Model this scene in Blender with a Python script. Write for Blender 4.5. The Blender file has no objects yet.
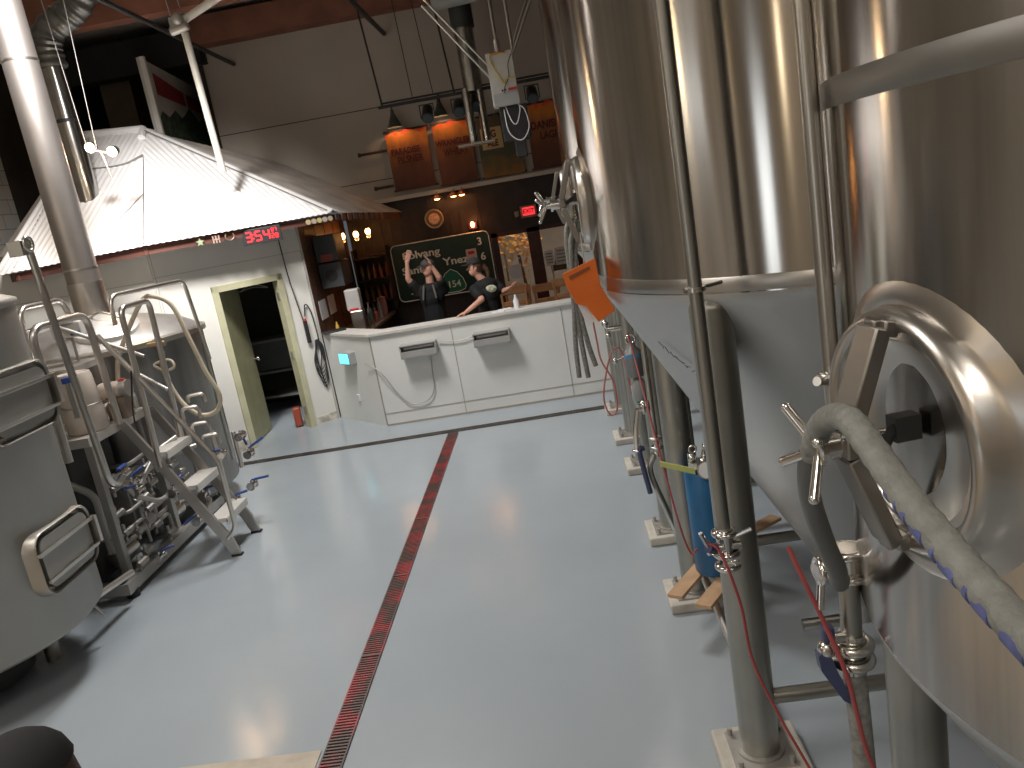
import bpy, bmesh, math, random
from mathutils import Vector, Matrix
random.seed(7)
S = bpy.context.scene
COL = S.collection
V = Vector
PI = math.pi

# ------------------------------------------------------------------ materials
def nt(name):
    m = bpy.data.materials.new(name); m.use_nodes = True
    t = m.node_tree; b = t.nodes['Principled BSDF']
    return m, t, b

def mat(name, col, rough=.5, metal=0., noise=.06, nscale=6., bump=0., bscale=60., emis=None, estr=0., coat=0., col2=None):
    m, t, b = nt(name)
    b.inputs['Roughness'].default_value = rough
    b.inputs['Metallic'].default_value = metal
    if coat: b.inputs['Coat Weight'].default_value = coat; b.inputs['Coat Roughness'].default_value = .1
    tc = t.nodes.new('ShaderNodeTexCoord')
    n = t.nodes.new('ShaderNodeTexNoise'); n.inputs['Scale'].default_value = nscale; n.inputs['Detail'].default_value = 5
    t.links.new(tc.outputs['Object'], n.inputs['Vector'])
    r = t.nodes.new('ShaderNodeValToRGB')
    c2 = col2 or tuple(min(1, c * (1 + noise)) for c in col)
    c1 = col if col2 else tuple(c * (1 - noise) for c in col)
    r.color_ramp.elements[0].color = (*c1, 1); r.color_ramp.elements[1].color = (*c2, 1)
    r.color_ramp.elements[0].position = .35; r.color_ramp.elements[1].position = .65
    t.links.new(n.outputs['Fac'], r.inputs['Fac']); t.links.new(r.outputs['Color'], b.inputs['Base Color'])
    if bump:
        n2 = t.nodes.new('ShaderNodeTexNoise'); n2.inputs['Scale'].default_value = bscale; n2.inputs['Detail'].default_value = 4
        t.links.new(tc.outputs['Object'], n2.inputs['Vector'])
        bp = t.nodes.new('ShaderNodeBump'); bp.inputs['Strength'].default_value = bump; bp.inputs['Distance'].default_value = .01
        t.links.new(n2.outputs['Fac'], bp.inputs['Height']); t.links.new(bp.outputs['Normal'], b.inputs['Normal'])
    if emis:
        b.inputs['Emission Color'].default_value = (*emis, 1); b.inputs['Emission Strength'].default_value = estr
    return m

def brushed(name, col, rough, aniso, streak=.12, coord=(18, 18, .35), rot=0.0):
    m, t, b = nt(name)
    b.inputs['Metallic'].default_value = 1
    b.inputs['Anisotropic'].default_value = aniso
    b.inputs['Anisotropic Rotation'].default_value = rot
    tg = t.nodes.new('ShaderNodeTangent'); tg.direction_type = 'RADIAL'; tg.axis = 'Z'
    t.links.new(tg.outputs['Tangent'], b.inputs['Tangent'])
    tc = t.nodes.new('ShaderNodeTexCoord'); mp = t.nodes.new('ShaderNodeMapping'); mp.inputs['Scale'].default_value = coord
    n = t.nodes.new('ShaderNodeTexNoise'); n.inputs['Scale'].default_value = 1; n.inputs['Detail'].default_value = 6
    t.links.new(tc.outputs['Object'], mp.inputs['Vector']); t.links.new(mp.outputs['Vector'], n.inputs['Vector'])
    r = t.nodes.new('ShaderNodeValToRGB')
    r.color_ramp.elements[0].color = (*[c * (1 - streak) for c in col], 1); r.color_ramp.elements[1].color = (*[min(1, c * (1 + streak)) for c in col], 1)
    r.color_ramp.elements[0].position = .3; r.color_ramp.elements[1].position = .7
    t.links.new(n.outputs['Fac'], r.inputs['Fac']); t.links.new(r.outputs['Color'], b.inputs['Base Color'])
    mr = t.nodes.new('ShaderNodeMapRange'); mr.inputs['To Min'].default_value = rough * .85; mr.inputs['To Max'].default_value = rough * 1.2
    t.links.new(n.outputs['Fac'], mr.inputs['Value']); t.links.new(mr.outputs['Result'], b.inputs['Roughness'])
    return m

STEEL = brushed('brushed_steel', (.46, .435, .40), .17, .93, .20, rot=.25)  # vertical tint streaks in the colour stand in for room reflections
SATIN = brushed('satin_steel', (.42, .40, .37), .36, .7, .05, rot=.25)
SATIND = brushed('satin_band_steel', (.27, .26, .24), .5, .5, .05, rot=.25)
CONEM = brushed('cone_steel', (.56, .555, .54), .42, .4, .05, (3, 3, 3))
TUBE = mat('tube_steel', (.58, .56, .52), .28, 1., .05)
TUBEW = mat('bright_tube_steel', (.72, .68, .63), .32, 1., .05)
PIPE = mat('pipe_steel', (.36, .35, .32), .36, 1., .06)
CHROME = mat('polished_steel', (.75, .73, .7), .14, 1., .03)
LEGM = mat('leg_steel', (.42, .41, .37), .38, 1., .06)
VESSEL = mat('matt_vessel_steel', (.36, .35, .325), .5, .85, .05, 2.)
DULL = mat('dull_steel', (.46, .44, .41), .5, .8, .06)
WHITEP = mat('white_panel', (.66, .64, .59), .55, 0, .03, 2.)
WHITEC = mat('white_counter_panel', (.72, .72, .69), .5, 0, .03, 2.)
CAP = mat('counter_top_laminate', (.62, .6, .56), .5, 0, .05)
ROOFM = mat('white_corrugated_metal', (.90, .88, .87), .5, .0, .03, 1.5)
ROOFB = mat('darker_corrugated_metal', (.50, .45, .40), .55, .1, .18, 3.)  # darker grey-brown than the white front sheets
FASC = mat('red_brown_fascia', (.13, .05, .035), .7, 0, .2, 4)
OLIVE = mat('olive_door_paint', (.30, .29, .17), .5, 0, .08)
OLIVEF = mat('olive_frame_paint', (.46, .44, .29), .5, 0, .08)
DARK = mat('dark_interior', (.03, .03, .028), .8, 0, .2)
DGREY = mat('dark_grey_plastic', (.04, .043, .047), .5, 0, .1)
BLACK = mat('black_metal', (.02, .02, .02), .5, 0, .1)
BLACKR = mat('black_rubber', (.018, .018, .02), .6, 0, .1)
DRYW = mat('grey_drywall', (.44, .39, .33), .8, 0, .05, 1.2)
DBROWN = mat('dark_brown_boards', (.055, .042, .034), .8, 0, .2, 3)
WOODD = mat('dark_wood_panelling', (.026, .015, .011), .55, 0, .35, 5)
WOODM = mat('brown_wood', (.13, .06, .032), .5, 0, .25, 6)
WOODR = mat('dark_red_wood', (.07, .015, .012), .45, 0, .2, 6)
WOODL = mat('light_wood', (.52, .33, .19), .6, 0, .12, 9)
CHAIRW = mat('chair_wood', (.42, .20, .09), .45, 0, .15, 9)
GLULAM = mat('glulam_timber', (.22, .085, .05), .65, 0, .18, 3)
CEILM = mat('ceiling_panel', (.42, .40, .36), .9, 0, .05)
CONC = mat('raw_concrete', (.50, .44, .36), .85, 0, .12, 9, .3, 40)
GROUT = mat('grout_pad', (.52, .49, .43), .8, 0, .1, 12)
BLUEP = mat('blue_plastic', (.02, .12, .27), .35, 0, .08)
BLUEH = mat('blue_handle_grip', (.03, .07, .28), .4, 0, .05)
NAVY = mat('navy_plastic', (.05, .06, .13), .45, 0, .05)
BLUETAPE = mat('blue_tape', (.10, .12, .28), .6, 0, .25, 30)
REDH = mat('red_hose_rubber', (.34, .06, .06), .45, 0, .1)
HOSEB = mat('beige_hose', (.58, .50, .38), .5, 0, .06)
HOSEG = mat('grey_braided_hose', (.22, .22, .20), .6, 0, .25, 60)
WRAP = mat('grey_wrap_hose', (.235, .24, .22), .6, 0, .14, 30, .4, 90)
BEIGE = mat('beige_insulation', (.62, .53, .45), .75, 0, .08)
ORANGE = mat('orange_board', (.72, .15, .015), .55, 0, .06)
PAPER = mat('white_paper', (.75, .75, .76), .8, 0, .03)
YELLOW = mat('yellow_strap', (.62, .66, .22), .5, 0, .06)
YELW = mat('yellow_wire', (.75, .5, .05), .5)
GREENS = mat('highway_green', (.008, .035, .022), .4, 0, .08)
SHIELD = mat('shield_green', (.01, .16, .10), .35, 0, .05)
SIGNW = mat('sign_white', (.85, .84, .78), .4, 0, .05)
REDL = mat('red_label', (.55, .03, .03), .5)
MRED = mat('maroon_print', (.22, .02, .025), .6)
MGREEN = mat('mountain_green_print', (.05, .075, .05), .7, 0, .5, 9)
SKIN = mat('skin', (.62, .33, .24), .5, 0, .06)
SHIRT = mat('black_cotton', (.008, .008, .009), .85, 0, .2)
DENIM = mat('dark_denim', (.03, .035, .05), .8, 0, .2)
HAIR = mat('brown_hair', (.10, .045, .025), .6, 0, .3, 20)
CAPG = mat('grey_cap_fabric', (.065, .065, .065), .85, 0, .2)
CAPD = mat('charcoal_cap_fabric', (.022, .022, .025), .85, 0, .2)
CLEAR, _t, _b = nt('clear_glass'); _b.inputs['Transmission Weight'].default_value = 1; _b.inputs['Roughness'].default_value = .03; _b.inputs['Base Color'].default_value = (.95, .97, .97, 1); _b.inputs['IOR'].default_value = 1.45
def emit(name, col, st):
    return mat(name, tuple(min(1, c) for c in col), .5, 0, .01, emis=col, estr=st)
LEDR = emit('red_led', (1, .02, .03), 2.2)
EXITR = emit('exit_red', (1, .04, .05), 1.3)
BULBW = emit('warm_bulb', (1, .42, .12), 28)
BULBA = emit('amber_bulb', (1, .28, .06), 16)
FLOODB = emit('flood_lens', (1, .62, .30), 60)
CYANL = emit('cyan_lamp', (.12, .62, .72), 1.9)

def floor_mat():
    m, t, b = nt('grey_epoxy_floor')
    tc = t.nodes.new('ShaderNodeTexCoord')
    n = t.nodes.new('ShaderNodeTexNoise'); n.inputs['Scale'].default_value = .8; n.inputs['Detail'].default_value = 6
    t.links.new(tc.outputs['Object'], n.inputs['Vector'])
    r = t.nodes.new('ShaderNodeValToRGB'); r.color_ramp.elements[0].color = (.335, .375, .405, 1); r.color_ramp.elements[1].color = (.37, .41, .44, 1)
    r.color_ramp.elements[0].position = .3; r.color_ramp.elements[1].position = .7
    t.links.new(n.outputs['Fac'], r.inputs['Fac']); t.links.new(r.outputs['Color'], b.inputs['Base Color'])
    b.inputs['Roughness'].default_value = .22; b.inputs['Specular IOR Level'].default_value = .5
    n2 = t.nodes.new('ShaderNodeTexNoise'); n2.inputs['Scale'].default_value = 3; n2.inputs['Detail'].default_value = 3
    t.links.new(tc.outputs['Object'], n2.inputs['Vector'])
    bp = t.nodes.new('ShaderNodeBump'); bp.inputs['Strength'].default_value = .12; bp.inputs['Distance'].default_value = .02
    t.links.new(n2.outputs['Fac'], bp.inputs['Height']); t.links.new(bp.outputs['Normal'], b.inputs['Normal'])
    mr = t.nodes.new('ShaderNodeMapRange'); mr.inputs['To Min'].default_value = .12; mr.inputs['To Max'].default_value = .22
    t.links.new(n2.outputs['Fac'], mr.inputs['Value']); t.links.new(mr.outputs['Result'], b.inputs['Roughness'])
    return m
FLOOR = floor_mat()

def brick_mat(name, c1, c2, mortar, w, h, ms, rot):
    m, t, b = nt(name)
    tc = t.nodes.new('ShaderNodeTexCoord'); mp = t.nodes.new('ShaderNodeMapping'); mp.inputs['Rotation'].default_value = rot
    br = t.nodes.new('ShaderNodeTexBrick'); br.inputs['Color1'].default_value = (*c1, 1); br.inputs['Color2'].default_value = (*c2, 1); br.inputs['Mortar'].default_value = (*mortar, 1)
    br.inputs['Scale'].default_value = 1; br.inputs['Brick Width'].default_value = w; br.inputs['Row Height'].default_value = h; br.inputs['Mortar Size'].default_value = ms
    t.links.new(tc.outputs['Object'], mp.inputs['Vector']); t.links.new(mp.outputs['Vector'], br.inputs['Vector'])
    t.links.new(br.outputs['Color'], b.inputs['Base Color']); b.inputs['Roughness'].default_value = .8
    return m
def combine_yz(name, c1, c2, mortar, w, h, ms):
    m, t, b = nt(name)
    tc = t.nodes.new('ShaderNodeTexCoord'); sp = t.nodes.new('ShaderNodeSeparateXYZ'); cb = t.nodes.new('ShaderNodeCombineXYZ')
    t.links.new(tc.outputs['Object'], sp.inputs[0]); t.links.new(sp.outputs['Y'], cb.inputs['X']); t.links.new(sp.outputs['Z'], cb.inputs['Y'])
    br = t.nodes.new('ShaderNodeTexBrick'); br.inputs['Color1'].default_value = (*c1, 1); br.inputs['Color2'].default_value = (*c2, 1); br.inputs['Mortar'].default_value = (*mortar, 1)
    br.inputs['Scale'].default_value = 1; br.inputs['Brick Width'].default_value = w; br.inputs['Row Height'].default_value = h; br.inputs['Mortar Size'].default_value = ms
    t.links.new(cb.outputs[0], br.inputs['Vector']); t.links.new(br.outputs['Color'], b.inputs['Base Color']); b.inputs['Roughness'].default_value = .8
    return m
BLOCK = combine_yz('painted_block_wall', (.60, .57, .52), (.56, .53, .49), (.34, .32, .29), .406, .203, .008)

def drain_mat():
    m, t, b = nt('peeling_red_grate')
    tc = t.nodes.new('ShaderNodeTexCoord')
    n = t.nodes.new('ShaderNodeTexNoise'); n.inputs['Scale'].default_value = 3.6; n.inputs['Detail'].default_value = 8; n.inputs['Roughness'].default_value = .7
    t.links.new(tc.outputs['Object'], n.inputs['Vector'])
    r = t.nodes.new('ShaderNodeValToRGB'); e = r.color_ramp.elements
    e[0].position = .46; e[0].color = (.10, .065, .055, 1); e[1].position = .56; e[1].color = (.32, .045, .045, 1)
    x = r.color_ramp.elements.new(.75); x.color = (.45, .08, .08, 1)
    t.links.new(n.outputs['Fac'], r.inputs['Fac']); t.links.new(r.outputs['Color'], b.inputs['Base Color']); b.inputs['Roughness'].default_value = .5
    return m
DRAINR = drain_mat()
DRAINB = mat('brown_grate', (.11, .09, .075), .5, .3, .3, 8)

def banner_mat(name, stops):
    m, t, b = nt(name)
    tc = t.nodes.new('ShaderNodeTexCoord'); sp = t.nodes.new('ShaderNodeSeparateXYZ')
    t.links.new(tc.outputs['Generated'], sp.inputs[0])
    n = t.nodes.new('ShaderNodeTexNoise'); n.inputs['Scale'].default_value = 5; n.inputs['Detail'].default_value = 6
    t.links.new(tc.outputs['Generated'], n.inputs['Vector'])
    ma = t.nodes.new('ShaderNodeMath'); ma.operation = 'MULTIPLY_ADD'; ma.inputs[1].default_value = .55; ma.inputs[2].default_value = -.28
    t.links.new(n.outputs['Fac'], ma.inputs[0])
    ad = t.nodes.new('ShaderNodeMath'); ad.operation = 'ADD'; t.links.new(sp.outputs['Z'], ad.inputs[0]); t.links.new(ma.outputs[0], ad.inputs[1])
    r = t.nodes.new('ShaderNodeValToRGB'); e = r.color_ramp.elements
    e[0].position = stops[0][0]; e[0].color = (*stops[0][1], 1); e[1].position = stops[-1][0]; e[1].color = (*stops[-1][1], 1)
    for p, c in stops[1:-1]:
        q = e.new(p); q.color = (*c, 1)
    t.links.new(ad.outputs[0], r.inputs['Fac']); t.links.new(r.outputs['Color'], b.inputs['Base Color']); b.inputs['Roughness'].default_value = .7
    return m

# ------------------------------------------------------------------ mesh helper
OFF = {}
class M:
    def __init__(s): s.bm = bmesh.new()
    def box(s, c, size, rz=0., R=None):
        T = Matrix.Translation(V(c)) @ (R.to_4x4() if R is not None else Matrix.Rotation(rz, 4, 'Z')) @ Matrix.Diagonal((*size, 1))
        bmesh.ops.create_cube(s.bm, size=1, matrix=T); return s
    def cyl(s, p0, p1, r0, r1=None, n=20, caps=True):
        p0, p1 = V(p0), V(p1); r1 = r0 if r1 is None else r1
        d = p1 - p0; q = d.to_track_quat('Z', 'Y')
        bmesh.ops.create_cone(s.bm, cap_ends=caps, segments=n, radius1=r0, radius2=r1, depth=d.length,
                              matrix=Matrix.Translation((p0 + p1) / 2) @ q.to_matrix().to_4x4()); return s
    def ball(s, c, r, n=16, R=None):
        r = (r, r, r) if isinstance(r, (int, float)) else r
        T = Matrix.Translation(V(c)) @ (R.to_4x4() if R is not None else Matrix()) @ Matrix.Diagonal((*r, 1))
        bmesh.ops.create_uvsphere(s.bm, u_segments=n, v_segments=max(6, n // 2), radius=1, matrix=T); return s
    def cap(s, p0, p1, r0, r1, n=14):
        s.cyl(p0, p1, r0, r1, n); s.ball(p0, r0, n); s.ball(p1, r1, n); return s
    def tube(s, pts, r, n=10, smooth=True, sub=6):
        P = [V(p) for p in pts]
        if smooth and len(P) > 2:
            Q = []
            for i in range(len(P) - 1):
                a = P[i - 1] if i else P[0] * 2 - P[1]; b, c = P[i], P[i + 1]; d = P[i + 2] if i + 2 < len(P) else P[-1] * 2 - P[-2]
                for k in range(sub):
                    t = k / sub
                    Q.append(.5 * ((2 * b) + (c - a) * t + (2 * a - 5 * b + 4 * c - d) * t * t + (3 * b - a - 3 * c + d) * t ** 3))
            Q.append(P[-1]); P = Q
        rings = []; up = None
        for i, p in enumerate(P):
            t = (P[min(i + 1, len(P) - 1)] - P[max(i - 1, 0)]).normalized()
            if up is None: up = t.orthogonal().normalized()
            else:
                up = (up - t * up.dot(t)); up = up.normalized() if up.length > 1e-6 else t.orthogonal().normalized()
            w = t.cross(up); rr = r(i / (len(P) - 1)) if callable(r) else r
            rings.append([s.bm.verts.new(p + (up * math.cos(2 * PI * k / n) + w * math.sin(2 * PI * k / n)) * rr) for k in range(n)])
        for a, b in zip(rings, rings[1:]):
            for k in range(n): s.bm.faces.new((a[k], a[(k + 1) % n], b[(k + 1) % n], b[k]))
        s.bm.faces.new(rings[0][::-1]); s.bm.faces.new(rings[-1]); return s
    def bent(s, pts, r, n=10, fil=.08):
        """straight tubes joined by rounded bends"""
        P = [V(p) for p in pts]; Q = [P[0]]
        for a, b, c in zip(P, P[1:], P[2:]):
            f = min(fil, (a - b).length * .45, (c - b).length * .45)
            u = b + (a - b).normalized() * f; w = b + (c - b).normalized() * f
            for k in range(6):
                t = k / 5; Q.append(u * (1 - t) ** 2 + b * 2 * t * (1 - t) + w * t * t)
        Q.append(P[-1]); return s.tube(Q, r, n, False)
    def lathe(s, prof, c=(0, 0, 0), n=64, axis='Z', cap0=False, cap1=False):
        c = V(c); rings = []
        for r, z in prof:
            ring = []
            for k in range(n):
                a = 2 * PI * k / n; u, w = r * math.cos(a), r * math.sin(a)
                p = V((u, w, z)) if axis == 'Z' else (V((z, u, w)) if axis == 'X' else V((u, z, w)))
                ring.append(s.bm.verts.new(c + p))
            rings.append(ring)
        for a, b in zip(rings, rings[1:]):
            for k in range(n): s.bm.faces.new((a[k], a[(k + 1) % n], b[(k + 1) % n], b[k]))
        if cap0: s.bm.faces.new(rings[0])
        if cap1: s.bm.faces.new(rings[-1])
        return s
    def prism(s, pts, d):
        d = V(d); a = [s.bm.verts.new(V(p)) for p in pts]; b = [s.bm.verts.new(V(p) + d) for p in pts]
        s.bm.faces.new(a[::-1]); s.bm.faces.new(b); n = len(a)
        for k in range(n): s.bm.faces.new((a[k], a[(k + 1) % n], b[(k + 1) % n], b[k]))
        return s
    def torus(s, c, R, r, axis='Z', n=48, m=12, sx=1, sy=1):
        c = V(c); rings = []
        for i in range(n):
            a = 2 * PI * i / n; ring = []
            for j in range(m):
                b = 2 * PI * j / m; q = R + r * math.cos(b); u, w, z = q * math.cos(a) * sx, q * math.sin(a) * sy, r * math.sin(b)
                ring.append(s.bm.verts.new(c + (V((u, w, z)) if axis == 'Z' else V((z, u, w)) if axis == 'X' else V((u, z, w)))))
            rings.append(ring)
        for i in range(n):
            a, b = rings[i], rings[(i + 1) % n]
            for j in range(m): s.bm.faces.new((a[j], a[(j + 1) % m], b[(j + 1) % m], b[j]))
        return s
    def xf(s, mat4):
        bmesh.ops.transform(s.bm, matrix=mat4, verts=s.bm.verts); return s
    def build(s, name, m, parent=None, origin=None, smooth=True, bevel=0., ang=35):
        off = OFF.get(parent.name, V((0, 0, 0))) if parent else (V(origin) if origin is not None else V((0, 0, 0)))
        if parent is None and origin is None and s.bm.verts:
            xs = [v.co for v in s.bm.verts]
            off = V(((min(v.x for v in xs) + max(v.x for v in xs)) / 2, (min(v.y for v in xs) + max(v.y for v in xs)) / 2, min(v.z for v in xs)))
        bmesh.ops.translate(s.bm, vec=-off, verts=s.bm.verts)
        bmesh.ops.recalc_face_normals(s.bm, faces=s.bm.faces)
        me = bpy.data.meshes.new(name); s.bm.to_mesh(me); s.bm.free()
        me.materials.append(m)
        o = bpy.data.objects.new(name, me); COL.objects.link(o)
        if parent: o.parent = parent
        else: o.location = off
        OFF[o.name] = off
        if bevel:
            b = o.modifiers.new('bevel', 'BEVEL'); b.width = bevel; b.segments = 2; b.limit_method = 'ANGLE'
        if smooth:
            me.shade_smooth()
            try: me.set_sharp_from_angle(angle=math.radians(ang))
            except Exception: pass
        return o

def tag(o, label=None, cat=None, group=None, kind=None):
    if label: o['label'] = label
    if cat: o['category'] = cat
    if group: o['group'] = group
    if kind: o['kind'] = kind
    return o
def thing(name, label, cat, loc=(0, 0, 0), rz=0., group=None, local=False):
    o = bpy.data.objects.new(name, None); COL.objects.link(o); o.location = loc; o.rotation_euler.z = rz
    o.empty_display_size = .1
    OFF[o.name] = V((0, 0, 0)) if local else V(loc)
    return tag(o, label, cat, group)
def struct(name, mb, m, **k):
    o = mb.build(name, m, origin=(0, 0, 0), smooth=False, **k); o['kind'] = 'structure'; return o
def text(body, size, loc, rot, m, parent, name='lettering', ext=.002, align='CENTER', bold=0., sx=1.):
    c = bpy.data.curves.new(name, 'FONT'); c.body = body; c.size = size; c.extrude = ext; c.align_x = align; c.align_y = 'CENTER'; c.offset = bold
    t = bpy.data.objects.new('tmp', c); COL.objects.link(t)
    dg = bpy.context.evaluated_depsgraph_get(); me = bpy.data.meshes.new_from_object(t.evaluated_get(dg))
    bpy.data.objects.remove(t); me.name = name; me.materials.clear(); me.materials.append(m)
    o = bpy.data.objects.new(name, me); COL.objects.link(o)
    o.parent = parent; o.location = V(loc) - OFF.get(parent.name, V((0, 0, 0))); o.rotation_euler = rot; o.scale = (sx, 1, 1)
    return o
FACE = (PI / 2, 0, 0)      # text that faces -y

# ------------------------------------------------------------------ camera
def n3(v): return V(v).normalized()
down = n3((598, 3416, 800)); fwd = V((26, -190, 800)); fwd = (fwd - down * fwd.dot(down)).normalized(); right = down.cross(fwd)
# camera axes in world: image right / image down / view
imx = V((right.x, fwd.x, -down.x)); imy = V((right.y, fwd.y, -down.y)); imz = V((right.z, fwd.z, -down.z))
cam = bpy.data.cameras.new('camera'); cam.sensor_width = 36; cam.lens = 36 * 800 / 1024; cam.clip_start = .05
co = bpy.data.objects.new('camera', cam); COL.objects.link(co)
co.matrix_world = Matrix(((imx.x, -imy.x, -imz.x, 0), (imx.y, -imy.y, -imz.y, 0), (imx.z, -imy.z, -imz.z, 2.5), (0, 0, 0, 1)))
S.camera = co

# ------------------------------------------------------------------ setting
XL, XR, YF, YB, ZC = -7.4, 4.6, -4.0, 13.0, 5.95
struct('floor', M().box((-1.4, 5.5, -.05), (12.4, 21, .1)), FLOOR)
o = struct('trim_1', M().prism([(-7.4, 3.47, .003), (-1.50, 3.43, .003), (-1.50, -4, .003), (-7.4, -4, .003)], (0, 0, .002)), CONC)
struct('ceiling', M().box((-1.4, 5.5, ZC + .05), (12.4, 21, .1)), CEILM)
struct('wall_left', M().box((XL - .1, 3.75, 3), (.2, 15.5, 6)), BLOCK)
struct('wall_left_rear', M().box((XL - .1, 13.75, 3), (.2, 4.5, 6)), DBROWN)
struct('wall_right', M().box((XR + .1, 5, 3), (.2, 18, 6)), DRYW)
struct('wall_front', M().box((-1.4, YF - .1, 3), (12, .2, 6)), DRYW)
# back wall: grey boards over dark panelling, with the opening of the two glass doors
w = M().box((-.1, YB + .1, 4.4), (9.4, .2, 3.2))
struct('wall_back', w, DRYW)
w = M().box((-1.98, YB + .1, 1.4), (2.24, .2, 2.8)).box((2.6, YB + .1, 1.4), (4.0, .2, 2.8)).box((-.13, YB + .1, 2.39), (1.46, .2, .82))
for k in range(26):
    x = -3.05 + k * .16
    if -.95 < x < .65: continue
    w.box((x, YB - .004, 1.4), (.012, .01, 2.7))
struct('wall_back_lower', w, WOODD)
struct('wall_recess', M().box((-6.1, 15.1, 3), (2.8, .2, 6)).box((-4.85, 14, 3), (.12, 2.2, 6)), DBROWN)
struct('trim_2', M().box((.9, YB - .06, 2.775), (7.0, .14, .06)), mat('pale_ledge', (.62, .55, .47), .6))
for k, (z, a, b) in enumerate([(4.18, -4.8, 4.5), (3.1, -4.8, 4.5)]):
    struct('trim_%d' % (3 + k), M().box(((a + b) / 2, YB - .003, z), (b - a, .006, .012)), DBROWN)
# glulam beams
tag(M().box((-.1, YB - .16, 5.67), (9.4, .3, .4)).build('ceiling_beam', GLULAM, smooth=False), 'orange-brown timber beam along the top of the grey back wall', 'beam')
tag(M().box((-1.4, 10.9, 5.72), (12, .24, .46)).build('ceiling_beam', GLULAM, smooth=False), 'timber ceiling beam nearest the camera, above the steel flue', 'beam')
tag(M().box((-6.0, 12.9, 5.5), (2.6, .3, .5)).build('ceiling_beam', mat('black_beam', (.015, .014, .013), .8), smooth=False), 'black painted beam over the dark corner behind the shed roof', 'beam')
struct('trim_6', M().box((-6.4, 13.6, 4.4), (.5, .5, 3.2)), mat('brown_chase', (.12, .085, .06), .8))

# floor drains
def drain(name, m, a, b, wdt, label):
    a, b = V(a), V(b); L = (b - a).length; ang = math.atan2(b.y - a.y, b.x - a.x)
    t = thing(name, label, 'drain', ((a + b) / 2)[:], 0)
    mb = M(); mb.box((0, 0, .003), (L, wdt, .004))
    mb.xf(Matrix.Translation((a + b) / 2) @ Matrix.Rotation(ang, 4, 'Z')); mb.build('channel', BLACK, t, smooth=False)
    mb = M(); mb.box((0, wdt / 2, .006), (L, .008, .01)); mb.box((0, -wdt / 2, .006), (L, .008, .01))
    k = -L / 2
    i = 0
    while k < L / 2:
        mb.box((k, 0, .009), (.011, wdt, .006)); k += .024; i += 1
        if i % 42 == 0: mb.box((k + .006, 0, .0085), (.012, wdt, .009)); k += .02
    mb.xf(Matrix.Translation((a + b) / 2) @ Matrix.Rotation(ang, 4, 'Z')); mb.build('grate', m, t, smooth=False)
    return t
drain('floor_drain', DRAINR, (-1.425, 2.2, 0), (-1.39, 8.78, 0), .115, 'long narrow drain with peeling red grate running down the aisle floor')
drain('floor_drain', DRAINB, (-4.1, 8.86, 0), (3.2, 8.92, 0), .10, 'dark brown drain grate crossing the floor in front of the white counter')

# ------------------------------------------------------------------ octagonal shed
K = V((-4.51, 9.09, 0)); B = V((-3.15, 10.45, 0)); u2 = (B - K).normalized(); n2 = V((u2.y, -u2.x, 0))
def onW2(t, d=0, z=0): p = K + u2 * t + n2 * d; return V((p.x, p.y, z))
HW = 2.62
struct('wall_shed_front', M().box((-5.45, 9.14, HW / 2), (1.86, .1, HW)), WHITEP)
w = M(); rz2 = math.atan2(u2.y, u2.x)
def wbox(mb, t0, t1, z0, z1, d0=-.1, d1=0.): mb.box(onW2((t0 + t1) / 2, (d0 + d1) / 2, (z0 + z1) / 2), (t1 - t0, abs(d1 - d0), z1 - z0), rz2); return mb
wbox(w, 0, .65, 0, HW); wbox(w, 1.53, 1.92, 0, HW); wbox(w, .65, 1.53, 2.02, HW)
struct('wall_shed_door_side', w, WHITEP)
struct('wall_shed_bar_side', M().box((-3.2, 11.72, HW / 2), (.1, 2.54, HW)), WOODM)
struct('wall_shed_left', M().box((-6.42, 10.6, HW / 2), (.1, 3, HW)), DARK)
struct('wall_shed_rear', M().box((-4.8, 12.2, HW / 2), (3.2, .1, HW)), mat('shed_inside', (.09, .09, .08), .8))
# panel seams of the shed
w = M(); wbox(w, 0, 1.92, 2.285, 2.293, 0, .004); wbox(w, .02, .03, 0, HW, 0, .004); w.box((-5.45, 9.087, 2.26), (1.86, .006, .008))
w.box((-5.3, 9.087, 1.3), (.008, .006, 2.6)); wbox(w, 1.90, 1.925, 0, HW, 0, .02)
struct('trim_7', w, mat('seam_grey', (.42, .41, .38), .7))
w = M(); wbox(w, .0, .62, 0, .12, 0, .006); wbox(w, 1.6, 1.9, 0, .1, 0, .006)
struct('baseboard_shed', w, mat('stained_skirting', (.50, .46, .38), .7, 0, .3, 14))

# door of the shed
d = thing('door_1', None, None, onW2(1.09), 0); d['kind'] = 'structure'
w = M(); wbox(w, .62, .70, 0, 2.06, -.12, .03); wbox(w, 1.48, 1.56, 0, 2.06, -.12, .03); wbox(w, .62, 1.56, 1.98, 2.06, -.12, .03)
w.build('door_frame', OLIVEF, d, smooth=False, bevel=.004)
hinge = onW2(.71, -.10); ldir = (u2 * math.cos(math.radians(47)) - n2 * math.sin(math.radians(47))); lr = math.atan2(ldir.y, ldir.x)
leaf = M().box(hinge + ldir * .37 + V((0, 0, .99)), (.74, .04, 1.96), lr).build('door_leaf', OLIVE, d, smooth=False, bevel=.003)
hp = hinge + ldir * .68; nn = V((ldir.y, -ldir.x, 0))
M().cyl(hp + V((0, 0, 1.0)) + nn * .02, hp + V((0, 0, 1.0)) + nn * .07, .012).ball(hp + V((0, 0, 1)) + nn * .085, .03).build('door_knob', CHROME, leaf)
w = M()
for z in (.25, 1.0, 1.78): w.box(onW2(1.475, -.03, z), (.02, .05, .09), rz2)
w.build('hinge', DULL, d, smooth=False)

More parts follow.
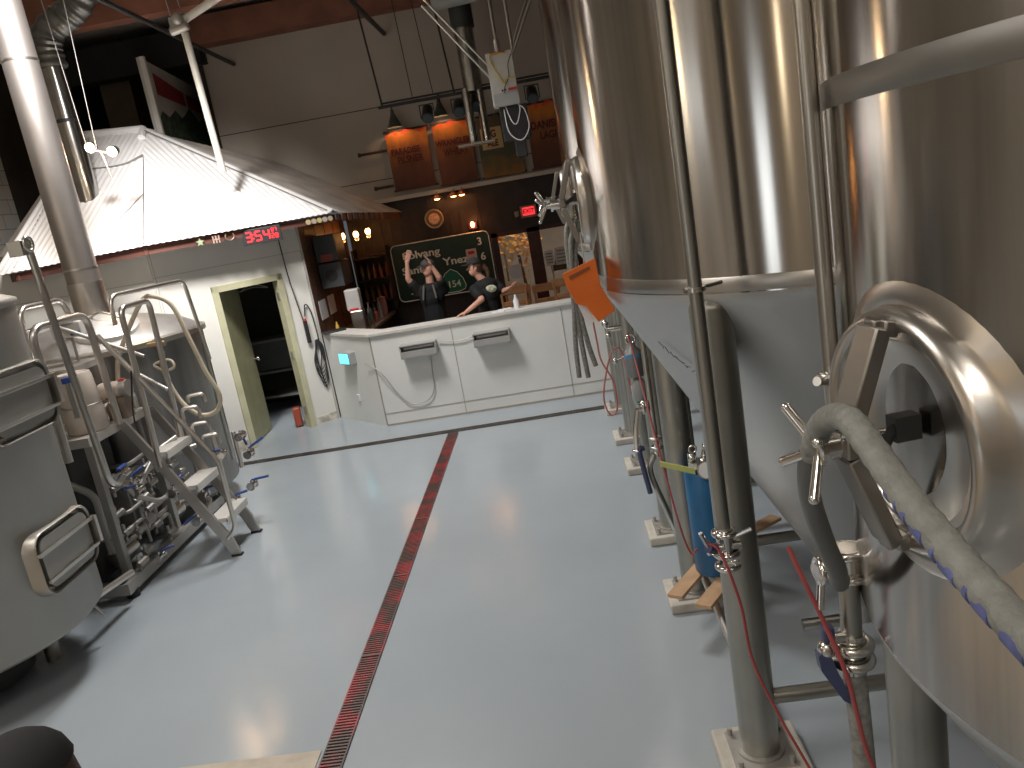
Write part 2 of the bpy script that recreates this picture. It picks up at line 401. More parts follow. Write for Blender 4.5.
# things inside the dark room
t = thing('metal_shelf', 'dim metal shelf unit inside the dark doorway', 'shelf', (-4.2, 11.55, 0))
for sx in (-.45, .45):
    for sy in (-.2, .2): M().box((-4.2 + sx, 11.55 + sy, .55), (.04, .04, 1.1)).build('post', DULL, t, smooth=False)
for z in (.25, .62, 1.08): M().box((-4.2, 11.55, z), (.95, .45, .035)).build('shelf_board', DULL, t, smooth=False)
tag(M().box((-4.25, 11.53, .86), (.7, .36, .44)).build('storage_box', mat('grey_bin', (.13, .13, .12), .6), smooth=False, bevel=.02), 'grey bin on the shelf inside the dark doorway', 'box')
tag(M().tube([(-4.05, 10.35, 1.9), (-3.85, 10.3, 1.97), (-3.65, 10.3, 1.9), (-3.85, 10.32, 1.93), (-4.05, 10.35, 1.9)], .007).build('hanger_rod', DULL), 'thin bent wire hanging high inside the dark doorway', 'wire')
tag(M().box(onW2(1.45, -.25, .14), (.1, .12, .26), .3).build('dust_pan', mat('rust_red_plastic', (.3, .06, .03), .5), bevel=.02), 'small rust-red scoop on the floor just inside the doorway', 'scoop')

# roof : corrugated sheets
P0 = V((-7.25, 10.2, 2.62)); P1 = V((-5.88, 8.72, 2.62)); P2 = V((-4.34, 8.74, 2.66)); P3 = V((-2.62, 10.33, 2.69)); P4 = V((-2.18, 12.98, 2.56))
A1 = V((-6.2, 11.5, 4.32)); A2 = V((-5.28, 11.5, 4.25)); Qp = V((-4.0, 12.98, 3.66))
def sheet(mb, e0, e1, top, pitch=.076, amp=.0045, over=.0):
    """corrugated sheet above the eave e0-e1, bounded by the polyline top from e0 to e1"""
    e = (e1 - e0); L = e.length; e.normalize()
    c = sum(top, V()) / len(top); up = (c - e0); up = (up - e * up.dot(e)).normalized(); nrm = e.cross(up)
    if nrm.z < 0: nrm = -nrm
    pts = [(0, 0)] + [((p - e0).dot(e), (p - e0).dot(up), (p - e0).dot(nrm)) [:2] for p in top] + [(L, 0)]
    hs = [0] + [(p - e0).dot(nrm) for p in top] + [0]
    N = int(L / pitch * 6); prev = None
    def lim(s):
        best = 0; hh = 0
        for (a, b), (c_, d_), h0, h1 in zip(pts, pts[1:], hs, hs[1:]):
            if abs(c_ - a) > 1e-6 and min(a, c_) - 1e-6 <= s <= max(a, c_) + 1e-6:
                tt = (s - a) / (c_ - a); v = b + (d_ - b) * tt
                if v > best: best = v; hh = h0 + (h1 - h0) * tt
        return best, hh
    smin = min(p[0] for p in pts); smax = max(p[0] for p in pts); N = int((smax - smin) / pitch * 6)
    for i in range(N + 1):
        s = smin + (smax - smin) * i / N; v, hh = lim(s)
        h = amp * math.sin(2 * PI * s / pitch); v0 = 0
        if s < 0 or s > L: v0 = 0
        row = [mb.bm.verts.new(e0 + e * s + up * (v * k / 4) + nrm * (h + hh * k / 4)) for k in range(5)]
        if prev:
            for k in range(4):
                try: mb.bm.faces.new((prev[k], row[k], row[k + 1], prev[k + 1]))
                except ValueError: pass
        prev = row
roof = thing('shed_roof', 'white corrugated metal hip roof over the octagonal shed', 'roof', (-4.8, 11, 2.6))
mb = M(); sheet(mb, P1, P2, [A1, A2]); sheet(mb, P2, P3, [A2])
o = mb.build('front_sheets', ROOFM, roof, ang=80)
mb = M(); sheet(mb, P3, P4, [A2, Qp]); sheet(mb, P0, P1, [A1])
o = mb.build('side_sheets', ROOFB, roof, ang=80); o['label'] = 'darker sheets on the side of the roof facing the bar'
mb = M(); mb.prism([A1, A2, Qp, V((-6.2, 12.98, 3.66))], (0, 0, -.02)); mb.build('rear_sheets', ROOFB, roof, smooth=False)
mb = M()
for a, b in ((A2, P3), (A2, P2)):
    d_ = (b - a); e_ = d_.normalized(); sd = e_.cross(V((0, 0, 1))).normalized()
    if a == A2 and b == P3:
        mb.prism([a + sd * -.03 + V((0, 0, .03)), b - sd * .03 + V((0, 0, .03)), b + sd * -.17 + V((0, 0, -.01)), a + sd * -.17 + V((0, 0, .0))], (0, 0, .012))
        mb.prism([a + sd * -.03 + V((0, 0, .03)), b - sd * .03 + V((0, 0, .03)), b + sd * .05, a + sd * .05], (0, 0, .012))
mb.cyl(A1 + V((0, 0, .02)), A2 + V((0, 0, .02)), .05)
mb.tube([A2 + V((0, 0, .02)), A2 + V((.06, -.25, -.13))], .05, smooth=False)
mb.build('ridge_cap', ROOFM, roof)
mb = M()
pp = A2 + (P2 - A2) * .28; 
mb.tube([pp, A2 + (P2 - A2) * .6 + V((0, 0, .02)), P2 + V((0, 0, .02))], .006, 6, False)
mb.tube([A2 + (P3 - A2) * .02 + V((-.04, -.06, .04)), P3 + V((-.05, -.03, .04))], .010, 6, False)
mb.tube([A2 + (P2 - A2) * .62 + V((0, 0, .02)), V((-5.0, 8.95, 2.76))], .005, 6, False)
mb.tube([V((-5.95, 10.65, 3.79)), V((-5.3, 10.62, 3.75)), V((-5.02, 10.74, 3.84))], .012, 6)
mb.build('seam', mat('roof_seam_grey', (.2, .19, .18), .8), roof)  # thin dark grey rods along the roof seams
mb = M()
for a, b in ((P0, P1), (P1, P2), (P2, P3), (P3, P4)):
    inn = V((-.9 if a in (P3,) else 0, .0, 0))
    c = (a + b) / 2; e = b - a; rz = math.atan2(e.y, e.x); s_ = V((-math.sin(rz), math.cos(rz), 0)) * .05
    mb.prism([a + s_ + V((0, 0, -.012)), b + s_ + V((0, 0, -.012)), b + s_ + V((0, 0, -.10)), a + s_ + V((0, 0, -.10))], s_ * .4)
mb.build('fascia', FASC, roof, smooth=False)
# ornaments nailed under the eave near the corner
e23 = (P3 - P2).normalized(); out = V((e23.y, -e23.x, 0))
cols = [(.55, .45, .25), (.5, .42, .33), (.6, .5, .22), (.5, .46, .4), (.55, .42, .3)]
for k in range(5):
    p = P2 + e23 * (2.0 + k * .078) + V((0, 0, -.065)) - out * .03
    tag(M().cyl(p, p + out * .02, .032, n=20).build('bottle_cap_sign', mat('cap_sign_%d' % k, cols[k], .5)), 'round cream bottle-cap ornament on the fascia above the red clock', 'ornament', 'bottle-cap ornaments under the eave')
for k in range(9):
    p = P3 + (P4 - P3) * (.05 + k * .075) + V((.0, 0, -.05))
    tag(M().box(p, (.014, .12, .075 + .01 * (k % 3)), math.atan2((P4 - P3).y, (P4 - P3).x) - PI / 2).build('tag_plate', mat('tag_plate_%d' % k, (.16 + .05 * (k % 3), .11, .09), .6), bevel=.006), 'small brown plate hanging under the roof edge over the bar', 'plate', 'small plates under the bar-side eave')
p = P2 + e23 * .62 + V((0, 0, -.07)) - out * .035
for nm, dx, mt, lab in (('wooden_star', .0, mat('pale_green_print', (.35, .4, .25), .6), 'small green and yellow star ornament on the red-brown fascia'), ('letter_ornament', .19, mat('pink_tin', (.5, .33, .27), .5), 'pinkish cut-out ornament on the fascia between star and horseshoe')):
    q_ = p + e23 * dx; mb = M()
    if nm == 'wooden_star':
        pts = [];
        for i in range(10):
            r_ = .05 if i % 2 == 0 else .022; a_ = PI / 2 + i * PI / 5; pts.append(q_ + e23 * r_ * math.cos(a_) + V((0, 0, r_ * math.sin(a_))))
        mb.prism(pts, out * .012)
    else:
        for s_ in (-.035, 0, .035): mb.box(q_ + e23 * s_ + out * .01, (.014, .012, .085), math.atan2(e23.y, e23.x))
        mb.box(q_ + out * .01, (.09, .012, .014), math.atan2(e23.y, e23.x))
    tag(mb.build(nm, mt), lab, 'ornament')
q_ = p + e23 * .36
tag(M().tube([q_ + e23 * (-.045) + V((0, 0, .04)), q_ + e23 * (-.05) + V((0, 0, -.01)), q_ + V((0, 0, -.04)), q_ + e23 * .05 + V((0, 0, -.01)), q_ + e23 * .045 + V((0, 0, .04))], .009).build('horseshoe', mat('old_iron', (.3, .22, .16), .5, .6)), 'horseshoe nailed to the red-brown fascia', 'horseshoe')
q_ = p + e23 * .62
tag(M().prism([q_ + e23 * a + V((0, 0, b)) for a, b in ((0, -.05), (.05, .005), (.045, .035), (.02, .04), (0, .02), (-.02, .04), (-.045, .035), (-.05, .005))], out * .014).build('heart_ornament', mat('dusty_pink', (.5, .36, .33), .6)), 'small pinkish heart ornament on the fascia left of the red clock', 'ornament')

# digital clock
cp = V((-3.30, 9.56, 0)); 
cl = thing('digital_clock', 'black wall clock with red digits 3:54 under the roof edge', 'clock', (-3.33, 9.62, 2.56), rz=math.radians(12), local=True)
M().box((0, 0, 0), (.46, .05, .18)).build('housing', BLACK, cl, smooth=False, bevel=.005)
SEG = {'3': 'abgcd', '5': 'afgcd', '4': 'fgbc', '2': 'abged', '8': 'abcdefg', '0': 'abcdef', '7': 'abc'}
def seg7(mb, ch, cx, cz, w_, h_, t_, y):
    g = {'a': (0, h_ / 2, 1), 'g': (0, 0, 1), 'd': (0, -h_ / 2, 1), 'f': (-w_ / 2, h_ / 4, 0), 'b': (w_ / 2, h_ / 4, 0), 'e': (-w_ / 2, -h_ / 4, 0), 'c': (w_ / 2, -h_ / 4, 0)}
    for s_ in SEG[ch]:
        dx, dz, hor = g[s_]; mb.box((cx + dx, y, cz + dz), (w_ if hor else t_, .006, t_ if hor else h_ / 2))
mb = M()
for ch, x in (('3', -.15), ('5', -.04), ('4', .06)): seg7(mb, ch, x, 0, .06, .105, .016, -.027)
mb.box((-.098, -.027, .022), (.015, .006, .015)); mb.box((-.098, -.027, -.022), (.015, .006, .015))
for ch, x in (('2', .13), ('8', .175)): seg7(mb, ch, x, -.025, .025, .05, .008, -.027)
for ch, x in (('0', .135), ('7', .172)): seg7(mb, ch, x, .045, .02, .035, .007, -.027)
mb.build('digits', LEDR, cl, smooth=False)

# ------------------------------------------------------------------ bar
HC = 1.15
bar = thing('bar_counter', 'long white panelled bar counter with an angled left end', 'counter', (-.5, 9.9, 0))
cL = V((-3.12, 10.44, 0)); cC = V((-2.31, 9.58, 0)); cR = V((3.4, 9.58, 0))
M().prism([cC, cR, cR + V((0, .14, 0)), cC + V((.06, .14, 0))], (0, 0, HC)).build('front_panel', WHITEC, bar, smooth=False)
dd = (cC - cL).normalized(); dn = V((-dd.y, dd.x, 0)); dn = dn if dn.y > 0 else -dn
M().prism([cL, cC, cC + V((.06, .14, 0)), cL + dn * .14], (0, 0, HC)).build('angled_panel', WHITEC, bar, smooth=False)
M().prism([cL + V((-.0, -.02, HC)), cC + V((-.01, -.03, HC)), cR + V((0, -.03, HC)), cR + V((0, .28, HC)), cC + V((.12, .28, HC)), cL + dn * .28 + V((0, 0, HC))], (0, 0, .03)).build('countertop', CAP, bar, smooth=False)
mb = M()
for x in (-1.3, .05, 1.3): mb.box((x, 9.577, .57), (.006, .006, 1.1))
mb.box((.55, 9.577, .16), (5.7, .006, .006)); mb.box((cC.x, cC.y - .003, .57), (.012, .012, 1.12), PI / 4)
mb.box((.55, 9.577, .012), (5.7, .012, .02))
mb.build('panel_seam', mat('seam_brown', (.36, .33, .28), .7), bar, smooth=False)
rail = M().prism([(-2.05, 9.74, 0), (3.6, 9.74, 0), (3.6, 11.8, 0), (-3.1, 11.8, 0), (-3.1, 10.75, 0)], (0, 0, .08)).build('bar_floor_mat', mat('bar_floor', (.05, .045, .04), .7), smooth=False); rail['kind'] = 'structure'; rail.name = 'floor_bar'

def wall_unit(x, lab):
    t = thing('insect_trap', lab, 'insect trap', (x, 9.50, .9))
    mb = M(); z0, z1, y0, y1 = .83, .985, 9.43, 9.577
    mb.box((x, 9.50, z0 + .012), (.44, .14, .024)); mb.box((x, 9.50, z1), (.44, .14, .012))
    for s_ in (-1, 1): mb.box((x + s_ * .215, 9.50, (z0 + z1) / 2), (.014, .14, z1 - z0))
    mb.box((x, 9.572, (z0 + z1) / 2), (.44, .01, z1 - z0)); mb.box((x, 9.433, z0 + .05), (.44, .012, .075))
    mb.build('housing', mat('unit_grey_' + str(x), (.42, .41, .39), .4, .3), t, smooth=False)
    M().cyl((x - .18, 9.5, .945), (x + .18, 9.5, .945), .016).build('lamp_tube', PAPER, t)
wall_unit(-1.72, 'grey open-topped insect trap on the counter front, left one of two')
wall_unit(-.82, 'grey open-topped insect trap on the counter front, right one of two')
cp_ = (cL + cC) / 2 - dn * 0.0; rzd = math.atan2(dd.y, dd.x)
cp_ = cL + dd * .62 - dn * .06
t = thing('lamp_box', 'cyan glowing lamp box on the angled end of the counter', 'lamp', (cp_.x, cp_.y, .87), rz=rzd, local=True)
M().box((0, 0.02, 0), (.26, .10, .16)).build('housing', mat('lamp_grey', (.35, .36, .35), .5), t, smooth=False, bevel=.01)
M().box((-.01, -.037, .0), (.22, .015, .13)).build('lens', CYANL, t, smooth=False, bevel=.01)
tag(M().tube([(-1.6, 9.56, .84), (-1.62, 9.56, .6), (-1.64, 9.56, .38), (-1.75, 9.56, .25), (-1.95, 9.56, .24), (-2.1, 9.56, .4), (-2.25, 9.54, .7), (-2.45, 9.66, .82)], .006).build('power_cord', DULL), 'grey cord hanging in a loop below the left insect trap', 'cord')
tag(M().tube([(-1.48, 9.56, .96), (-1.3, 9.56, .93), (-1.15, 9.56, .93), (-1.03, 9.56, .96)], .006).build('power_cord', DULL), 'short grey cord joining the two insect traps', 'cord')
tag(M().box((cL + dd * .62 - dn * .01) + V((0, 0, .33)), (.05, .02, .09), rzd).build('outlet_plate', PAPER, bevel=.004), 'small white outlet low on the angled counter end', 'outlet')
# cables at the shed corner
cab = thing('cable_bundle', 'tangle of dark cables hanging at the shed corner beside the doorway', 'cables', onW2(1.8, .05, 1.0))
def wp(t_, z, d=.03): return onW2(t_, d, z)
M().tube([wp(1.62, 2.6), wp(1.64, 2.0), wp(1.70, 1.45), wp(1.74, 1.3)], .007).tube([wp(1.74, 1.45), wp(1.78, 1.6), wp(1.84, 1.5), wp(1.86, 1.2), wp(1.85, .9), wp(1.8, .7), wp(1.83, .45)], .008).build('cable', BLACKR, cab)
mb = M()
for k in range(6):
    a = k * .9
    mb.tube([wp(1.84 + .03 * math.sin(a), 1.12), wp(1.76 + .03 * math.cos(a), .95 - .04 * k), wp(1.80 + .02 * k / 6, .72 - .05 * k), wp(1.89, .80 - .03 * k), wp(1.90 - .01 * k, 1.02), wp(1.84, 1.12)], .006, 8)
mb.build('coil', BLACKR, cab)
M().box(wp(1.72, 1.25, .04), (.05, .035, .3), rz2).build('power_strip', BLACK, cab, smooth=False, bevel=.006)
M().box(wp(1.72, 1.41, .045), (.03, .03, .03), rz2).build('switch', REDL, cab, smooth=False)

# highway sign (leans on the dark wall)
hs = thing('highway_sign', 'large green highway sign with white letters on the dark back wall', 'sign', (-1.68, 12.93, 1.6))
def rrect(w_, h_, r_, y, n=6):
    P = []
    for cx, cz, a0 in ((w_ / 2 - r_, h_ / 2 - r_, 0), (-w_ / 2 + r_, h_ / 2 - r_, PI / 2), (-w_ / 2 + r_, -h_ / 2 + r_, PI), (w_ / 2 - r_, -h_ / 2 + r_, 3 * PI / 2)):
        for k in range(n + 1):
            a = a0 + PI / 2 * k / n; P.append(V((cx + r_ * math.cos(a), y, cz + r_ * math.sin(a))))
    return P
HC_ = V((-1.68, 12.93, 1.6)); SW, SH = 1.62, .93
M().prism([HC_ + p for p in rrect(SW, SH, .09, 0)], (0, .02, 0)).build('panel', GREENS, hs, smooth=False)
P = [HC_ + p for p in rrect(SW - .02, SH - .02, .085, -.004)]
M().tube(P + [P[0]], .009, 8, False).build('border', SIGNW, hs)
tx = dict(m=SIGNW, parent=hs, bold=.004)
text('Solvang', .165, HC_ + V((-.32, -.01, .26)), FACE, sx=1.22, **tx)
text('3', .165, HC_ + V((.64, -.01, .30)), FACE, **tx)
text('Santa', .165, HC_ + V((-.46, -.01, .02)), FACE, sx=1.22, **tx)
text('Ynez', .165, HC_ + V((.21, -.01, .07)), FACE, sx=1.22, **tx)
text('6', .165, HC_ + V((.66, -.01, .06)), FACE, **tx)
text('Junct', .16, HC_ + V((-.40, -.01, -.27)), FACE, sx=1.15, **tx)
sh = [(-.17, -.16), (-.19, -.10), (-.16, .02), (-.09, .13), (0, .19), (.09, .13), (.16, .02), (.19, -.10), (.17, -.16), (.08, -.19), (-.08, -.19)]
sc = HC_ + V((.10, -.004, -.24))
so = M().prism([sc + V((a * 1.12, 0, b)) for a, b in sh], (0, -.006, 0)).build('route_shield', SHIELD, hs, smooth=False)
M().tube([sc + V((a * 1.1, -.008, b * .98)) for a, b in sh + sh[:1]], .006, 6, False).build('shield_border', SIGNW, so)
o = text('154', .15, sc + V((.02, -.01, -.06)), FACE, SIGNW, so, 'route_number', bold=.002); o.location = sc + V((.02, -.01, -.06)) - OFF[so.name]
for z, h_, c in ((.13, .16, 'pink'), (-.07, .17, 'photo')):
    p = HC_ + V((.48, -.012, z))
    m_ = mat('sheet_' + c, (.62, .5, .5) if c == 'pink' else (.35, .3, .26), .6)
    t = thing('notice_sheet', 'pinkish-white notice stuck on the green sign above another' if c == 'pink' else 'dark photo sheet stuck on the green sign below the pinkish notice', 'notice', p[:])
    M().box(p, (.17, .004, h_)).build('paper', m_, t, smooth=False)
    M().box(p + V((0, -.003, .02)), (.1, .002, .05)).build('print', REDL if c == 'pink' else WOODM, t, smooth=False)

# round medallion, sconce, exit sign, pendant lamps
t = thing('round_sign', 'round brass-rimmed sign above the green highway sign', 'sign', (-1.69, 12.96, 2.37))
M().cyl((-1.69, 12.97, 2.37), (-1.69, 12.94, 2.37), .14, n=40).build('plate', mat('medal_dark', (.12, .08, .06), .5), t)
M().torus((-1.69, 12.94, 2.37), .14, .014, 'Y').build('rim', mat('brass_dull', (.35, .28, .18), .4, .6), t)
M().cyl((-1.69, 12.938, 2.37), (-1.69, 12.93, 2.37), .09, n=9).build('emblem', mat('emblem_tan', (.5, .33, .22), .5, 0, .3, 30), t)
def lamp_light(name, loc, col, watt, r=.03):
    l = bpy.data.lights.new(name, 'POINT'); l.color = col; l.energy = watt; l.shadow_soft_size = r
    o = bpy.data.objects.new(name, l); COL.objects.link(o); o.location = loc; return o
t = thing('sconce_lamp', 'small glowing amber sconce right above the highway sign', 'lamp', (-1.1, 12.95, 2.12))
M().box((-1.1, 12.97, 2.16), (.14, .04, .12)).build('backplate', WOODR, t, smooth=False, bevel=.01)
M().ball((-1.1, 12.92, 2.18), (.03, .03, .045)).build('bulb', BULBW, t)
lamp_light('sconce_light', (-1.1, 12.84, 2.2), (1, .35, .1), 1.2)
for i, (x, y, z) in enumerate(((-3.04, 12.3, 2.33), (-2.83, 12.3, 2.325), (-2.64, 12.3, 2.34))):
    t = thing('pendant_bulb', ['amber bulb pendant nearest the wooden side wall, leftmost of three', 'amber bulb pendant between two others over the back bar', 'amber bulb pendant right of the other two over the back bar'][i], 'lamp', (x, y, z))
    M().cyl((x, y, z + .07), (x, y, z + .11), .02).cyl((x, y, z + .1), (x, y, 2.62), .004).build('cord', BLACK, t)
    M().ball((x, y, z + .02), (.028, .028, .045)).build('bulb', BULBW, t)
    M().lathe([(.02, .08), (.045, .03), (.045, -.03), (.02, -.07)], (x, y, z), 20).build('shade', CLEAR, t)
tag(M().box((-2.84, 12.3, 2.65), (.56, .06, .04)).build('lamp_rail', BLACK, smooth=False), 'black rail that carries the three amber bulb pendants', 'rail')
lamp_light('pendant_light', (-2.7, 12.1, 2.25), (1, .45, .15), .8)
for i, x in enumerate((-1.56, -1.3, -1.17)):
    t = thing('ceiling_spot', ['copper disc lamp under the pale ledge, leftmost of three', 'copper disc lamp under the pale ledge, middle of three', 'copper disc lamp under the pale ledge, rightmost of three'][i], 'lamp', (x, 12.75, 2.66))
    M().lathe([(.02, .07), (.09, .02), (.10, .0)], (x, 12.75, 2.66), 24).cyl((x, 12.75, 2.72), (x, 12.9, 2.78), .008).build('shade', mat('copper_%d' % i, (.5, .2, .1), .35, .8), t)
    M().ball((x, 12.75, 2.665), (.045, .045, .02)).build('bulb', BULBW, t)
lamp_light('spot_light', (-1.35, 12.6, 2.6), (1, .5, .2), 1.2)
t = thing('exit_sign', 'lit red exit sign above the glass doors', 'sign', (-.19, 12.93, 2.23))
M().box((-.19, 12.94, 2.235), (.26, .06, .19)).build('housing', mat('exit_housing', (.35, .22, .18), .6), t, smooth=False, bevel=.008)
M().box((-.19, 12.905, 2.24), (.19, .01, .12)).build('lens', EXITR, t, smooth=False)
text('EXIT', .09, (-.19, 12.896, 2.24), FACE, mat('exit_letter', (.3, .01, .02), .5), t, bold=.003)
for s_ in (-1, 1): M().box((-.19 + s_ * .19, 12.93, 2.22), (.07, .07, .09)).build('lamp_head', mat('tan_plastic_%d' % s_, (.3, .25, .2), .5), t, smooth=False, bevel=.015)

# glass doors with patio behind
def glass_door(name, x0, x1):
    d = thing(name, None, None, ((x0 + x1) / 2, 13.02, 0)); d['kind'] = 'structure'
    mb = M(); 
    for a, b in ((x0, x0 + .1), (x1 - .1, x1)): mb.box(((a + b) / 2, 13.03, 1.0), (b - a, .05, 2.0))
    mb.box(((x0 + x1) / 2, 13.03, 1.96), (x1 - x0, .05, .09)); mb.box(((x0 + x1) / 2, 13.03, .12), (x1 - x0, .05, .24))
    mb.build('door_frame', WOODR, d, smooth=False)
    M().box(((x0 + x1) / 2, 13.03, 1.08), (x1 - x0 - .2, .008, 1.68)).build('pane', CLEAR, d, smooth=False)
    return d
d1 = glass_door('door_2', -.85, -.17); d2 = glass_door('door_3', -.17, .57)
M().cyl((-.68, 12.97, 1.2), (-.68, 12.97, 1.62), .014).cyl((-.68, 12.97, 1.25), (-.68, 13.02, 1.25), .01).cyl((-.68, 12.97, 1.57), (-.68, 13.02, 1.57), .01).build('door_handle', CHROME, d1)
mb = M().box((-.55, 13.01, 1.33), (.2, .003, .22)); tag(mb.build('notice_sheet', PAPER, smooth=False), 'white sheet taped on the left glass door', 'notice')
for x, z, w_, h_, lab in ((.02, 1.45, .15, .24, 'white sheet taped on the right glass door, left of another'), (.21, 1.46, .2, .28, 'white printed sheet on the right glass door behind the steel tank')):
    t = thing('notice_sheet', lab, 'notice', (x, 13.01, z)); M().box((x, 13.002, z), (w_, .003, h_)).build('paper', PAPER, t, smooth=False)
    mb = M()
    for k in range(4): mb.box((x, 12.999, z + h_ * (.3 - .2 * k)), (w_ * .7, .002, .012))
    mb.build('print', DGREY, t, smooth=False)
struct('floor_patio', M().box((0, 15.2, -.04), (5, 4.2, .1)), mat('patio_paving', (.42, .42, .46), .7))
struct('wall_patio', M().box((0, 17.2, 1.6), (5, .1, 3.6)), mat('patio_tan_wall', (.62, .5, .38), .8))
t = thing('autumn_bush', 'orange-leaved bush seen through the left glass door', 'bush', (-.55, 15.6, 0))
M().tube([(-.55, 15.6, 0), (-.5, 15.6, .7), (-.55, 15.6, 1.4)], .03).build('stem', WOODM, t)
mb = M()
for k in range(340):
    a = random.random() * 2 * PI; r_ = .5 * random.random() ** .5; z = 1.65 + random.gauss(0, .3); c = V((-.55 + r_ * math.cos(a), 15.6 + .4 * r_ * math.sin(a), z)); d_ = V((random.gauss(0, 1), random.gauss(0, 1), random.gauss(0, 1))).normalized() * .05; e_ = d_.orthogonal().normalized() * .03
    vs = [mb.bm.verts.new(c + q_) for q_ in (d_, e_, -d_, -e_)]; mb.bm.faces.new(vs)
mb.build('leaves', mat('orange_leaf', (.75, .26, .03), .6, 0, .4, 3, col2=(.9, .5, .1)), t, smooth=False)
t = thing('patio_chair', 'dark metal chair out on the patio behind the right glass door', 'chair', (.25, 14.6, 0))
mb = M()
for sx in (-.2, .2):
    mb.cyl((.25 + sx, 14.4, .45), (.25 + sx, 14.4, 0), .015).cyl((.25 + sx, 14.8, 1.25), (.25 + sx, 14.8, 0), .015)
mb.cyl((.05, 14.8, .45), (.45, 14.8, .45), .012).cyl((.05, 14.4, .43), (.45, 14.4, .43), .012).cyl((.05, 14.4, .43), (.05, 14.8, .43), .012)
mb.build('frame', mat('pale_metal', (.6, .6, .62), .4, .5), t); M().box((.25, 14.6, .46), (.44, .44, .03)).build('seat', WOODM, t, smooth=False)
M().box((.25, 14.8, 1.15), (.44, .02, .18)).build('backrest', WOODM, t, smooth=False)
al = bpy.data.lights.new('patio_daylight', 'AREA'); al.energy = 70; al.size = 2.5; al.color = (1, .93, .85)
ao = bpy.data.objects.new('patio_daylight', al); COL.objects.link(ao); ao.location = (0, 14.6, 3.3); ao.rotation_euler = (math.radians(-25), 0, 0)
struct('ceiling_patio', M().box((0, 15.2, 3.45), (5, 4.2, .1)), CEILM)
struct('wall_patio_side', M().box((-2.5, 15.2, 1.6), (.1, 4.2, 3.6)).box((2.5, 15.2, 1.6), (.1, 4.2, 3.6)), DRYW)

# bar stools with backs
def make_stool(x, y, rz, lab):
    t = thing('bar_stool', lab, 'stool', (x, y, .08), rz, group='wooden bar stools behind the counter', local=True)
    M().box((0, 0, .72), (.4, .38, .04)).build('seat', CHAIRW, t, smooth=False, bevel=.01)
    for sx in (-1, 1):
        M().cyl((sx * .17, -.16, .7), (sx * .19, -.18, 0), .018).build('leg', CHAIRW, t)
        M().cyl((sx * .17, .16, .7), (sx * .19, .19, 0), .018).build('leg', CHAIRW, t)
        M().cyl((sx * .17, .17, .72), (sx * .18, .22, 1.17), .018).build('back_post', CHAIRW, t)
    M().box((0, .22, 1.13), (.42, .03, .12)).build('back_rail', CHAIRW, t, smooth=False, bevel=.01)
    M().box((0, .2, .94), (.34, .025, .07)).build('back_rail', CHAIRW, t, smooth=False, bevel=.01)
    mb = M(); mb.cyl((-.185, -.17, .3), (.185, -.17, .3), .012); mb.cyl((-.185, .18, .3), (.185, .18, .3), .012); mb.build('stretcher', CHAIRW, t)
    return t
def dup(root, loc, rz, label):
    r = root.copy(); COL.objects.link(r); r.location = loc; r.rotation_euler = (0, 0, rz); r['label'] = label
    for ch in list(root.children):
        c = ch.copy(); COL.objects.link(c); c.parent = r
        for g in ch.children:
            e = g.copy(); COL.objects.link(e); e.parent = c
    return r
st = make_stool(-.55, 11.3, .1, 'wooden bar stool nearest the barman in the black shirt')
dup(st, (-.12, 12.1, .0), PI + .1, 'wooden bar stool standing before the post between the glass doors')
dup(st, (.18, 11.25, .08), -.1, 'wooden bar stool right beside the hanging grey hoses')
dup(st, (-.52, 12.35, .0), PI - .1, 'wooden bar stool in front of the left glass door')
st.location.z = .08
# bar-room back counter with things
bb = thing('back_bar', 'brown wooden back bar along the wood-clad shed wall', 'counter', (-2.85, 11.7, 0))
M().box((-2.86, 11.75, 1.02), (.56, 2.4, .05)).build('worktop', mat('bar_top_wood', (.16, .11, .075), .35, 0, .2, 8), bb, smooth=False, bevel=.01)
M().box((-2.9, 11.75, .5), (.46, 2.36, 1.0)).build('cabinet', WOODD, bb, smooth=False)
mb = M()
for k in range(5): mb.box((-3.147, 10.75 + k * .5, 1.6), (.006, .01, 2.0))
struct('trim_8', mb, WOODD)
t = thing('beer_tower', 'white and steel dispenser tower with a red badge on the back bar', 'dispenser', (-2.75, 11.0, 1.045))
M().box((-2.75, 11.0, 1.50), (.20, .16, .3)).build('tower_top', mat('tower_white', (.48, .46, .44), .4), t, smooth=False, bevel=.02)
M().box((-2.73, 10.99, 1.20), (.19, .15, .31)).build('tower_body', TUBE, t, smooth=False, bevel=.02)
M().box((-2.75, 10.915, 1.37), (.12, .01, .03)).build('badge', REDL, t, smooth=False)
for i, (x, y) in enumerate(((-2.92, 10.8), (-2.85, 10.72), (-2.55, 10.95))):
    tag(M().lathe([(.03, 0), (.03, .005), (.038, .14), (.036, .14), (.028, .01)], (x, y, 1.046), 20, cap0=True).build('drinking_glass', CLEAR), ['clear drinking glass on the back bar next to the wooden wall', 'clear drinking glass at the front end of the back bar', 'clear drinking glass right of the dispenser tower'][i], 'glass', 'glasses on the back bar')
tag(M().lathe([(.0, 0), (.025, 0), (.025, .16), (.01, .2), (.01, .22), (0, .22)], (-2.98, 10.72, 1.046), 16).build('sauce_bottle', mat('mustard', (.5, .33, .05), .4)), 'slim mustard-yellow bottle on the back bar', 'bottle')
for i, (y, z, l) in enumerate(((10.83, 1.45, 'white sheet pinned on the wooden shed wall, left one'), (11.3, 1.46, 'white sheet pinned on the wooden shed wall, right one'))):
    tag(M().box((-3.145, y, z), (.006, .34, .26)).build('paper_sheet', PAPER, smooth=False), l, 'paper')
t = thing('speaker_cabinet', 'big dark grey cabinet hung high on the wooden wall, upper of two', 'cabinet', (-2.9, 11.2, 2.02))
